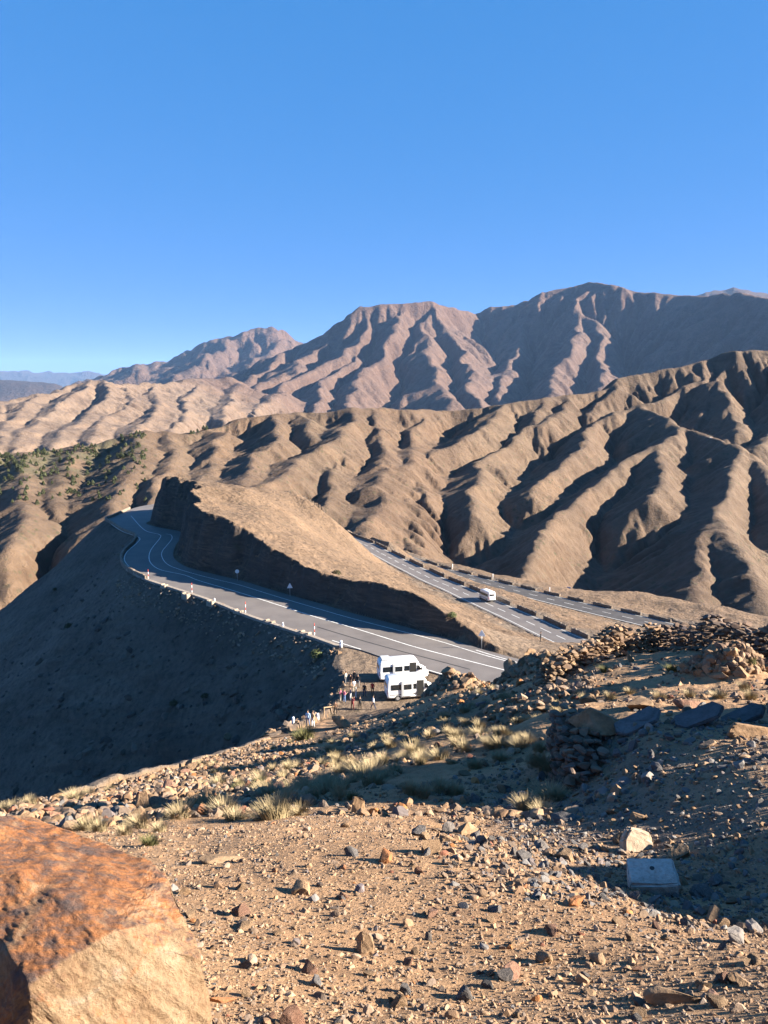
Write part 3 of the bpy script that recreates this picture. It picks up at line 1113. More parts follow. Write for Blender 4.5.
# ------------------------------------------------------------------ roads, markings, walls and posts along them
M_ASPH = NT('asphalt')
_c = M_ASPH.coord()
_f = M_ASPH.noise(0.25, 6, 0.6, _c)
_g = M_ASPH.noise(18, 4, 0.7, _c)
_k = M_ASPH.ramp(_f, [(0.3, (0.105, 0.092, 0.086)), (0.6, (0.140, 0.123, 0.113))])
_k = M_ASPH.mix(1.0, _k, M_ASPH.ramp(_g, [(0.3, (0.85, 0.85, 0.85)), (0.7, (1.1, 1.1, 1.1))]), 'MULTIPLY')
_tyre = M_ASPH.ramp(M_ASPH.noise(0.05, 3, 0.5, _c), [(0.4, 1.0), (0.7, 0.86)])
_k = M_ASPH.mix(1.0, _k, _tyre, 'MULTIPLY')
M_ASPH.b.inputs['Specular IOR Level'].default_value = 0.4
M_ASPH.out(_k, M_ASPH.bump(_g, 0.01, 0.4), 0.7)
M_ASPH_DARK = plain('newer_asphalt', (0.060, 0.055, 0.053), 0.75, var=0.2, scale=0.4)
M_LINE = plain('road_paint', (0.62, 0.62, 0.60), 0.6, var=0.25, scale=2.0)
M_TAR = plain('tar', (0.028, 0.026, 0.025), 0.6, scale=2.0)
M_KERB = plain('kerb_concrete', (0.24, 0.20, 0.165), 0.85, var=0.3, scale=3.0)
M_WALL = mat_rock('parapet_stone', (0.10, 0.08, 0.065), (0.17, 0.135, 0.105), (0.24, 0.20, 0.16), 1.2, 0.04)
M_PALE = mat_rock('pale_masonry', (0.22, 0.17, 0.13), (0.30, 0.24, 0.18), (0.36, 0.30, 0.24), 2.0, 0.03)
M_WHITE = plain('white_paint', (0.72, 0.72, 0.72), 0.45, var=0.04, scale=4)
M_RED = plain('red_paint', (0.42, 0.05, 0.03), 0.5, var=0.1)
M_GALV = plain('galvanised_steel', (0.32, 0.32, 0.33), 0.45, 0.6)
M_BLUE = plain('blue_paint', (0.10, 0.18, 0.42), 0.5)


def ribbon(name, P, w, mat, dz=0.0, dash=None, parent=None, kind='structure'):
    P = resample(np.asarray(P), 0.8)
    a = offset(P, -w / 2)
    b = offset(P, w / 2)
    n = len(P)
    v = [(p[0], p[1], p[2] + dz) for p in a] + [(p[0], p[1], p[2] + dz) for p in b]
    f = []
    for i in range(n - 1):
        if dash and (i * 0.8) % (dash[0] + dash[1]) > dash[0]:
            continue
        f.append((i, i + 1, n + i + 1, n + i))
    me = bpy.data.meshes.new(name)
    me.from_pydata(v, [], f)
    o = link(name, me, mat)
    tag(o, kind=kind)
    return o


def sheet(name, pts, mat, thick=0.12):
    """a flat ngon slab with an edge"""
    bm = bmesh.new()
    vs = [bm.verts.new(tuple(p)) for p in pts]
    f = bm.faces.new(vs)
    f.normal_update()
    if f.normal.z < 0:
        f.normal_flip()
    lo = bmesh.ops.extrude_face_region(bm, geom=[f])
    for e in lo['geom']:
        if isinstance(e, bmesh.types.BMVert):
            e.co.z -= thick
    bmesh.ops.recalc_face_normals(bm, faces=bm.faces)
    bmesh.ops.triangulate(bm, faces=bm.faces)
    me = bpy.data.meshes.new(name)
    bm.to_mesh(me)
    bm.free()
    o = link(name, me, mat)
    tag(o, kind='structure')
    return o


def pxline(pts, z=ZR):
    return np.array([on(a, b, z) for a, b in pts])


lo_edge = pxline([(361, 650), (384, 657.8), (428, 671), (440, 674.6), (480, 687), (525, 702)])
out_line = np.vstack([FAR, OUT[0:]])
OUTS = resample(np.vstack([FAR[0] + [6, 7, 0], FAR, OUT]), 1.5)
LOS = resample(np.vstack([OUT[-1:], lo_edge]), 1.5)
INS = resample(offset(INN[2:-3], -0.9), 1.5)
up = np.array([0, 0, 0.02])
road_poly = np.vstack([OUTS, LOS[1:], INS[::-1]]) + up
sheet('road', road_poly, M_ASPH.m)
zl = 0.030
# painted lines
centre_px = [(131, 516), (144.5, 530), (159, 534.5), (160, 538), (151.5, 549), (149, 557), (151.5, 564), (161, 570), (184, 575), (200, 581), (239, 592.5), (278, 605), (317, 617.5), (350, 627), (392, 640),
             (413, 646.5), (440, 653.7), (496, 668), (530, 677)]
ribbon('road_marking', pxline(centre_px), 0.16, M_LINE, zl)
edge_px = [(166, 534), (171, 535), (172, 538.5), (169, 543), (162.5, 551), (162, 557), (167, 564), (178, 569), (200, 575.5), (220, 580.5), (239, 585), (278, 597), (317, 608.5), (350, 618), (400, 631), (440, 641.5), (482, 654.5), (519, 664.5)]
ribbon('road_marking', pxline(edge_px), 0.14, M_LINE, zl)
ribbon('road_marking', pxline([(476, 650.2), (490, 654.6), (519, 663), (530, 666)]), 0.14, M_LINE, zl)
ribbon('road_marking', pxline([(111.5, 524.5), (123, 531.8), (139, 537.6), (137, 543), (127, 552), (124.5, 560), (129.5, 567), (133, 570)]), 0.15, M_LINE, zl)
ribbon('road_marking', pxline([(332, 640.5), (341, 643.2), (361, 649.5)]), 0.15, M_LINE, zl)
ribbon('road_marking', pxline([(382, 656.6), (390, 659)]), 0.15, M_LINE, zl)
ribbon('road_marking', pxline([(424, 669), (440, 673.6), (480, 685), (520, 697)]), 0.15, M_LINE, zl)
ribbon('road_marking', pxline([(317, 627), (360, 640), (396, 650), (440, 661.5), (470, 669.5)]), 0.22, M_TAR, zl - 0.004)
# concrete edge along the outside of the road
kerb_line = resample(OUT[6:], 1.0)


def beam(name, P, w, h, mat, z0=0.0):
    a = offset(P, -w / 2)
    b = offset(P, w / 2)
    n = len(P)
    v, f = [], []
    for i in range(n):
        for q in (a[i], b[i]):
            v.append((q[0], q[1], q[2] + z0))
            v.append((q[0], q[1], q[2] + z0 + h))
    for i in range(n - 1):
        k, m = 4 * i, 4 * i + 4
        f += [(k + 1, m + 1, m + 3, k + 3), (k, k + 1, k + 3 - 2, m) if False else (k, m, m + 1, k + 1), (k + 2, k + 3, m + 3, m + 2)]
    f += [(0, 1, 3, 2), (4 * n - 4, 4 * n - 2, 4 * n - 1, 4 * n - 3)]
    me = bpy.data.meshes.new(name)
    me.from_pydata(v, [], f)
    bm = bmesh.new()
    bm.from_mesh(me)
    bmesh.ops.recalc_face_normals(bm, faces=bm.faces)
    bm.to_mesh(me)
    bm.free()
    return link(name, me, mat)


k = beam('kerb', offset(kerb_line, 0.35), 0.65, 0.45, M_KERB, -0.3)
tag(k, kind='structure')

# lower roads
sheet('road', np.vstack([R2F, R2N[::-1]]) + up, M_ASPH.m)
sheet('road', np.vstack([R3F, R3N[::-1]]) + up, M_ASPH_DARK)
ribbon('road_marking', offset(R2F, 0.7), 0.14, M_LINE, zl)
ribbon('road_marking', offset(R2F, 4.2), 0.16, M_LINE, zl, (4, 3))
ribbon('road_marking', offset(R2F, 7.4), 0.15, M_LINE, zl)
ribbon('road_marking', offset(R3F, 0.9), 0.14, M_LINE, zl)
ribbon('road_marking', offset(R3F, 4.9), 0.16, M_LINE, zl, (3.5, 4))
ribbon('road_marking', offset(R3F, 9.0), 0.2, M_LINE, zl)


def stone_strip(A, B, w, h, seed, step=0.45, jit=0.06):
    """a rough wall between two ground points: long body with an uneven top and faces"""
    A, B = np.asarray(A, float), np.asarray(B, float)
    L = np.linalg.norm((B - A)[:2])
    n = max(3, int(L / step))
    nx, nz = 4, 4
    t = (B - A) / L
    s = np.array([t[1], -t[0], 0.0]) / np.hypot(t[0], t[1])
    r = np.random.default_rng(seed)
    ring = [(-0.5, 0.0), (-0.49, 0.35), (-0.47, 0.7), (-0.44, 1.0), (0.0, 1.04), (0.44, 1.0), (0.47, 0.7), (0.49, 0.35), (0.5, 0.0)]
    v, f = [], []
    m = len(ring)
    for i in range(n + 1):
        p = A + (B - A) * (i / n)
        for a, b in ring:
            q = p + s * (a * w + r.normal(0, jit * 0.5)) + np.array([0, 0, b * h + (r.normal(0, jit) if b > 0.3 else -0.3)])
            v.append(tuple(q))
    for i in range(n):
        for j in range(m - 1):
            f.append((i * m + j, (i + 1) * m + j, (i + 1) * m + j + 1, i * m + j + 1))
    f.append(tuple(range(m)))
    f.append(tuple(range(n * m + m - 1, n * m - 1, -1)))
    me = bpy.data.meshes.new('parapet')
    me.from_pydata(v, [], f)
    bm = bmesh.new()
    bm.from_mesh(me)
    bmesh.ops.recalc_face_normals(bm, faces=bm.faces)
    bm.to_mesh(me)
    bm.free()
    return me


def along(line, px):
    """the point of a 3-D road edge that is seen at column px"""
    P = np.asarray(line)
    c = 384 + FPX * P[:, 0] / (P[:, 1] * CP - P[:, 2] * SP)
    o = np.argsort(c)
    return np.array([np.interp(px, c[o], P[o, i]) for i in range(3)])


seg2 = [(340, 374), (376.5, 388), (392, 406), (410, 424), (430, 445), (449, 465), (470, 482), (494, 511), (518, 537), (544, 567), (572, 589)]
seg3 = [(426, 438), (441, 452), (459, 472), (478.5, 492), (499, 513), (521, 536), (544, 560), (568, 584), (593, 612), (621, 641), (649, 671), (682.6, 703)]
for i, (a, b) in enumerate(seg2):
    A, B = along(offset(R2F, -0.5), a), along(offset(R2F, -0.5), b)
    o = link('parapet', stone_strip(A, B, 0.5, 0.85, 100 + i), M_WALL)
    if i == 0:
        tag(o, 'longest low stone parapet, at the far upper end of the road with the white minibus', 'parapet')
    else:
        tag(o, 'short dark stone parapet with gaps beside it, along the road the white minibus drives on', 'parapet', 'parapets along the minibus road')
for i, (a, b) in enumerate(seg3):
    A, B = along(offset(R3F, -0.5), a), along(offset(R3F, -0.5), b)
    o = link('parapet', stone_strip(A, B, 0.5, 0.8, 140 + i), M_WALL)
    tag(o, 'low dark stone parapet along the far side of the lowest, darkest road', 'parapet', 'parapets along the lowest road')
# the bend's own low wall
bend = resample(np.vstack([FAR[1:], OUT[:8]]), 1.0)
bend = offset(bend, 0.35)
wv = MB()
rr_ = np.random.default_rng(5)
for i in range(len(bend) - 1):
    p, q = bend[i], bend[i + 1]
    ang = math.atan2(q[1] - p[1], q[0] - p[0])
    wv.box(((p[0] + q[0]) / 2, (p[1] + q[1]) / 2, ZR + 0.15 + rr_.normal(0, .03)), (np.linalg.norm(q - p) * 0.995, 0.5 + rr_.normal(0, .03), 1.2), ang, bev=0.06)
tag(wv.build('parapet', M_WALL), 'long low grey stone parapet around the outside of the shaded bend', 'parapet')

# pale masonry blocks below the road edge
for i, (a, b, wpx, lab) in enumerate([(164.5, 588, 8, 'pale masonry block on the road edge beside the first red and white pole'), (186, 597, 10, 'pale masonry block just below the second red and white pole'),
                                      (211, 604.5, 10, 'pale masonry block beside the uppermost white bollard of the road edge'), (238.5, 614, 12, 'pale masonry block under the middle red and white pole'),
                                      (270, 624.5, 12, 'pale masonry block between the middle pole and the middle bollard'), (305.5, 636, 13, 'pale masonry block below the lowest red and white pole')]):
    p = on(a, b, ZR - 0.35)
    m = MB()
    L = wpx / FPX * math.hypot(p[1], p[2])
    q = on(a + 5, b + 1.6, ZR - 0.35)
    ang = math.atan2(q[1] - p[1], q[0] - p[0])
    m.box((p[0], p[1], ZR - 0.35), (L, 0.9, 1.1), ang, bev=0.12)
    for j in (-1, 1):
        m.box((p[0] + math.cos(ang) * j * L * .36, p[1] + math.sin(ang) * j * L * .36, ZR + 0.28), (L * .22, 0.8, 0.18), ang, bev=0.04)
    tag(m.build('masonry_block', M_PALE), lab, 'block')


def snow_pole(a, b, label):
    p = on(a, b, ZR + 0.05)
    e = empty('snow_pole', tuple(p))
    h = 1.9
    for i in range(4):
        m = MB()
        m.tube((0, 0, i * h / 4), (0, 0, (i + 1) * h / 4), 0.055, n=10)
        m.build('red_band' if i % 2 else 'white_band', M_RED if i % 2 else M_WHITE, e, True)
    tag(e, label, 'pole')


snow_pole(148.5, 579, 'red and white snow pole on the road edge by the shaded bend')
snow_pole(192, 593, 'red and white snow pole where the road edge first catches the sun')
snow_pole(245.6, 613, 'red and white snow pole midway along the sunlit road edge')
snow_pole(314.5, 635.5, 'red and white snow pole nearest the parking place')


def bollard(pt, label, h=0.75, r=0.14):
    e = empty('bollard', tuple(pt))
    m = MB()
    m.tube((0, 0, -0.05), (0, 0, h * 0.7), r, r * 0.92, 12)
    m.build('post', M_WHITE, e, True)
    m = MB()
    m.tube((0, 0, h * 0.7), (0, 0, h), r * 0.92, r * 0.75, 12)
    m.build('cap', M_WHITE, e, True)
    m = MB()
    m.tube((0, 0, h * 0.55), (0, 0, h * 0.66), r * 1.0, r * 1.0, 12)
    m.build('blue_band', M_BLUE, e, True)
    tag(e, label, 'bollard')


bollard(on(214.5, 602.5, ZR), 'white bollard at the road edge between the second and middle snow poles')
bollard(on(283, 627, ZR), 'white bollard at the road edge between the middle and lowest snow poles')
bollard(on(341, 647, ZR), 'white bollard at the corner where the road edge meets the parking place', 0.95, 0.22)


def road_sign(pt, kind, label, face, h=1.9):
    e = empty('road_sign', tuple(pt), face)
    m = MB()
    m.tube((0, 0, -0.2), (0, 0, h), 0.045, n=10)
    m.build('post', M_GALV, e, True)
    m = MB()
    if kind == 'round':
        pts = [(0.38 * math.cos(t), 0.38 * math.sin(t)) for t in np.linspace(0, 2 * math.pi, 24, endpoint=False)]
    elif kind == 'triangle':
        pts = [(-0.5, -0.35), (0.5, -0.35), (0.06, 0.52), (-0.06, 0.52)]
    else:
        pts = [(-0.75, -0.55), (0.75, -0.55), (0.75, 0.55), (-0.75, 0.55)]
    n = len(pts)
    v = [(a, -0.06, h + b) for a, b in pts] + [(a, -0.09, h + b) for a, b in pts]
    f = [tuple(range(n)), tuple(range(2 * n - 1, n - 1, -1))] + [(i, (i + 1) % n, n + (i + 1) % n, n + i) for i in range(n)]
    m.add(v, f)
    m.build('sign_plate', {'round': M_WHITE, 'triangle': M_WHITE, 'panel': M_WHITE}[kind], e)
    if kind == 'panel':
        m = MB()
        m.box((0, -0.1, h + 0.22), (1.3, 0.012, 0.5))
        m.build('sign_field', M_BLUE, e)
    tag(e, label, 'sign')


road_sign(on(237.4, 581, ZR), 'round', 'small round white road sign against the shaded rock cut', 0.2)
road_sign(on(290, 596.5, ZR), 'triangle', 'small triangular road sign in shade at the foot of the rock cut', 0.2)
road_sign(on(481.5, 648.5, ZR), 'triangle', 'triangular road sign on a white post, lit, on the inner verge of the upper road', -0.2, 2.2)
_p = on(568.5, 592.5, -74.2)
road_sign(_p, 'panel', 'square blue and white panel sign beyond the lowest road', -0.3, 1.6)
for a, b, lab in [(452.5, 569.5, 'thin pale post between parapets at the far end of the lowest road'), (492.8, 580.3, 'thin pale post standing on the lowest road parapet line, second along'),
                  (549.5, 591.5, 'stubby white post by a parapet just left of the blue panel sign')]:
    p = along(offset(R3F, -0.9), a)
    e = MB()
    e.tube((0, 0, -0.3), (0, 0, 2.2), 0.13, 0.11, 10)
    o = e.build('marker_post', M_WHITE, None, True)
    o.location = tuple(p)
    tag(o, lab, 'post')


# ------------------------------------------------------------------ vans
M_BODY = plain('white_van_paint', (0.70, 0.70, 0.70), 0.3, var=0.03, scale=2, spec=0.5)
M_GLASS = plain('dark_glass', (0.012, 0.015, 0.018), 0.08, var=0.2, scale=1, spec=0.6)
M_BLACK = plain('black_plastic', (0.03, 0.03, 0.032), 0.6)
M_TYRE = plain('tyre_rubber', (0.022, 0.022, 0.022), 0.85)
M_RIM = plain('wheel_steel', (0.42, 0.42, 0.43), 0.4, 0.6)
M_CABIN_SHADE = plain('cabin_shade', (0.02, 0.019, 0.018), 0.9)
M_LAMP = plain('lamp_glass', (0.75, 0.76, 0.78), 0.15, spec=0.6)
M_TAIL = plain('tail_lamp_red', (0.35, 0.02, 0.02), 0.25)
M_GREYV = plain('grey_roof_unit', (0.35, 0.36, 0.37), 0.55)


def make_van(name, label, L=6.2, H=2.72, doors=True, roof_unit=False, minibus=False):
    e = empty(name)
    hl = L / 2
    W = 1.0
    prof = [(-hl, 0.55), (-hl - 0.02, 1.2), (-hl + 0.02, H - 0.35), (-hl + 0.10, H - 0.12), (-hl + 0.32, H - 0.02), (0, H), (hl - 1.95, H - 0.01), (hl - 1.62, H - 0.09), (hl - 1.38, H - 0.30),
            (hl - 0.98, 1.72), (hl - 0.80, 1.42), (hl - 0.34, 1.22), (hl - 0.10, 1.05), (hl - 0.02, 0.85), (hl, 0.62), (hl - 0.05, 0.42), (hl - 0.5, 0.36), (-hl + 0.4, 0.36), (-hl + 0.05, 0.42)]
    if minibus:
        prof = [(-hl, 0.55), (-hl - 0.02, 1.2), (-hl + 0.02, H - 0.35), (-hl + 0.12, H - 0.10), (-hl + 0.35, H - 0.02), (0, H), (hl - 1.25, H - 0.01), (hl - 0.95, H - 0.1), (hl - 0.78, H - 0.30),
                (hl - 0.42, 1.55), (hl - 0.30, 1.30), (hl - 0.16, 1.15), (hl - 0.06, 1.0), (hl - 0.01, 0.85), (hl, 0.62), (hl - 0.05, 0.42), (hl - 0.5, 0.36), (-hl + 0.4, 0.36), (-hl + 0.05, 0.42)]
    n = len(prof)
    cx, cz = 0.0, 1.5

    def halfw(x, z):
        w_ = W - 0.10 * max(0, (z - 1.25) / (H - 1.25)) ** 1.3
        w_ -= 0.16 * max(0, (x - (hl - 1.0)) / 1.0) ** 2
        return w_
    rings = []
    for ins, yk in ((0.16, 1.0), (0.05, 0.965), (0.0, 0.90)):
        rings.append([(x + (ins if x < cx else -ins) * min(1, abs(x - cx) / 1.0), z + (ins if z < cz else -ins) * min(1, abs(z - cz) / 0.6), yk) for x, z in prof])
    v, f = [], []
    order = [(1, 0), (1, 1), (1, 2), (-1, 2), (-1, 1), (-1, 0)]
    for sgn, ri in order:
        for x, z, yk in rings[ri]:
            v.append((x, sgn * halfw(x, z) * yk, z))
    for r in range(5):
        for i in range(n):
            j = (i + 1) % n
            f.append((r * n + i, r * n + j, (r + 1) * n + j, (r + 1) * n + i))
    f.append(tuple(range(n)))
    f.append(tuple(range(6 * n - 1, 5 * n - 1, -1)))
    me = bpy.data.meshes.new('body')
    me.from_pydata(v, [], f)
    bm = bmesh.new()
    bm.from_mesh(me)
    bmesh.ops.recalc_face_normals(bm, faces=bm.faces)
    bm.to_mesh(me)
    bm.free()
    me.polygons.foreach_set('use_smooth', [len(p.vertices) == 4 for p in me.polygons])
    link('body', me, M_BODY, e)

    def side_plate(nm, x0, x1, z0, z1, sgn, mat, off=0.012, thick=0.02, cut=0.0, parent=e):
        nz_ = 7
        m = MB()
        V_, F_ = [], []
        for k_ in range(nz_ + 1):
            z = z0 + (z1 - z0) * k_ / nz_
            xr = x1 - cut * k_ / nz_
            for x, o_ in ((x0, off), (xr, off), (xr, off - thick - 0.03), (x0, off - thick - 0.03)):
                V_.append((x, sgn * (halfw(x, z) + o_), z))
        for k_ in range(nz_):
            for j_ in range(4):
                F_.append((4 * k_ + j_, 4 * k_ + (j_ + 1) % 4, 4 * k_ + 4 + (j_ + 1) % 4, 4 * k_ + 4 + j_))
        F_ += [(3, 2, 1, 0), (4 * nz_, 4 * nz_ + 1, 4 * nz_ + 2, 4 * nz_ + 3)]
        m.add(V_, F_)
        return m.build(nm, mat, parent)
    zl0, zl1 = 1.38, 2.02
    for sgn in (-1, 1):
        if doors and sgn < 0:
            # dark plate painted as the shade in the open doorway; the sliding door stands back along the side
            side_plate('doorway', hl - 2.45, hl - 1.62, 0.48, 2.38, sgn, M_CABIN_SHADE, 0.014)
            d = side_plate('sliding_door', -hl + 1.75, -hl + 3.05, 0.6, 2.35, sgn, M_BODY, 0.085, 0.05)
            side_plate('window', -hl + 1.95, -hl + 2.9, zl0, zl1, sgn, M_GLASS, 0.097, 0.02, parent=d)
            side_plate('door_edge', -hl + 1.68, -hl + 1.95, 0.58, 2.37, sgn, M_GALV if False else M_GREYV, 0.10, 0.05, parent=d)
            side_plate('window', -hl + 0.45, -hl + 1.65, zl0, zl1, sgn, M_GLASS)
            side_plate('window', -hl + 3.12, hl - 2.5, zl0, zl1, sgn, M_GLASS)
        else:
            side_plate('window', -hl + 0.45, -hl + 1.6, zl0, zl1, sgn, M_GLASS)
            side_plate('window', -hl + 1.7, -hl + 2.85, zl0, zl1, sgn, M_GLASS)
            side_plate('window', -hl + 2.95, hl - 2.0 if not minibus else hl - 1.5, zl0, zl1, sgn, M_GLASS)
        if minibus:
            side_plate('window', hl - 1.38, hl - 0.5, 1.42, 2.0, sgn, M_GLASS, cut=0.28)
        else:
            side_plate('window', hl - 1.55, hl - 0.93, 1.42, 1.98, sgn, M_GLASS, cut=0.3)
        side_plate('side_rail', -hl + 0.3, hl - 1.2, 0.78, 0.84, sgn, M_BLACK, 0.016)
        # mirror
        mx = hl - (0.95 if not minibus else 0.45)
        m = MB()
        m.box((mx, sgn * (W + 0.12), 1.62), (0.14, 0.2, 0.34), bev=0.03)
        m.tube((mx, sgn * (W - 0.12), 1.5), (mx, sgn * (W + 0.1), 1.55), 0.025)
        m.build('mirror', M_BLACK, e)
        # lamps
        m = MB()
        m.box((hl - 0.13, sgn * 0.66, 0.98), (0.22, 0.26, 0.2), sgn * -0.25, bev=0.04)
        m.build('headlight', M_LAMP, e)
        m = MB()
        m.box((-hl + 0.02, sgn * 0.88, 1.15), (0.08, 0.12, 0.55), bev=0.02)
        m.build('tail_light', M_TAIL, e)
        for wx in (hl - 0.95, -hl + 1.25):
            m = MB()
            m.tube((wx, sgn * 0.76, 0.36), (wx, sgn * 1.0, 0.36), 0.36, n=24)
            w_ = m.build('wheel', M_TYRE, e, False)
            m = MB()
            m.tube((wx, sgn * 0.99, 0.36), (wx, sgn * 1.012, 0.36), 0.22, 0.2, n=18)
            m.build('rim', M_RIM, w_)
    # windscreen
    (xa, za), (xb, zb) = prof[8], prof[9]
    nx_, nz_ = (za - zb), (xb - xa)
    ln = math.hypot(nx_, nz_)
    ox_, oz_ = nx_ / ln * 0.012, nz_ / ln * 0.012
    m = MB()
    a = [(xa + ox_, -0.72, za + oz_), (xa + ox_, 0.72, za + oz_), (xb + ox_, 0.82, zb + oz_), (xb + ox_, -0.82, zb + oz_)]
    b = [(p[0] - ox_ * 4, p[1], p[2] - oz_ * 4) for p in a]
    m.add(a + b, [(0, 1, 2, 3), (7, 6, 5, 4)] + [(i, (i + 1) % 4, 4 + (i + 1) % 4, 4 + i) for i in range(4)])
    m.build('windscreen', M_GLASS, e)
    m = MB()
    m.box((-hl - 0.012, 0, 1.85), (0.05, 1.3, 0.5), bev=0.015)
    m.build('rear_window', M_GLASS, e)
    m = MB()
    m.box((hl - 0.04, 0, 0.52), (0.2, 1.7, 0.24), bev=0.05)
    m.build('bumper', M_BLACK, e)
    m = MB()
    m.box((-hl - 0.03, 0, 0.5), (0.16, 1.8, 0.22), bev=0.04)
    m.build('bumper', M_BLACK, e)
    m = MB()
    m.box((hl - 0.09, 0, 0.92), (0.14, 0.85, 0.2), bev=0.03)
    m.build('grille', M_BLACK, e)
    if roof_unit:
        m = MB()
        m.box((-hl + 0.85, 0, H + 0.11), (1.15, 1.35, 0.26), bev=0.06)
        m.build('roof_unit', M_GREYV, e)
    tag(e, label, 'van' if not minibus else 'minibus')
    return e


def place(e, p, heading):
    e.location = tuple(p)
    e.rotation_euler = (0, 0, heading)


ZP = ZR - 0.10
_a = on(383, 680.5, ZP)
_h = RAD(11)
v1 = make_van('van', 'white van with a grey roof unit and open side door, parked nearer the road', 6.3, 2.75, True, True)
place(v1, _a + np.array([3.15 * math.cos(_h) - 0.6, 3.15 * math.sin(_h) + 0.1, 0]), _h)
v2 = make_van('van', 'white van with a wide dark open doorway, parked downhill of the other van', 6.0, 2.75, True, False)
_b = on(390, 699, ZP)
place(v2, _b + np.array([3.0 * math.cos(_h) - 0.5, 3.0 * math.sin(_h) + 0.1, 0]), _h)
v3 = make_van('minibus', 'small white minibus driving on the middle road beside the stone parapets', 6.0, 2.65, False, False, True)
_q = along(offset(R2F, 2.4), 487)
_t = along(offset(R2F, 2.4), 470) - _q
place(v3, _q + np.array([0, 0, 0.02]), math.atan2(_t[1], _t[0]))
v3.rotation_euler = (0, -math.atan2(_t[2], math.hypot(_t[0], _t[1])), math.atan2(_t[1], _t[0]))

# ------------------------------------------------------------------ people
SKIN = plain('skin', (0.36, 0.21, 0.14), 0.6)
HAIRS = {'dark': plain('dark_hair', (0.02, 0.016, 0.012), 0.7), 'brown': plain('brown_hair', (0.10, 0.06, 0.03), 0.7), 'fair': plain('fair_hair', (0.32, 0.22, 0.11), 0.7)}
CLOTH = {}


def cloth(name, col):
    if name not in CLOTH:
        CLOTH[name] = plain(name + '_cloth', col, 0.9, var=0.15, scale=6)
    return CLOTH[name]


CC = {'white': (0.62, 0.62, 0.62), 'black': (0.018, 0.018, 0.02), 'denim': (0.10, 0.16, 0.30), 'pale_blue': (0.30, 0.42, 0.58), 'navy': (0.02, 0.03, 0.07), 'pink': (0.55, 0.16, 0.24),
      'red': (0.30, 0.025, 0.025), 'beige': (0.42, 0.27, 0.16), 'brown': (0.10, 0.055, 0.035), 'grey': (0.16, 0.17, 0.18), 'maroon': (0.16, 0.03, 0.035), 'cream': (0.5, 0.44, 0.34)}


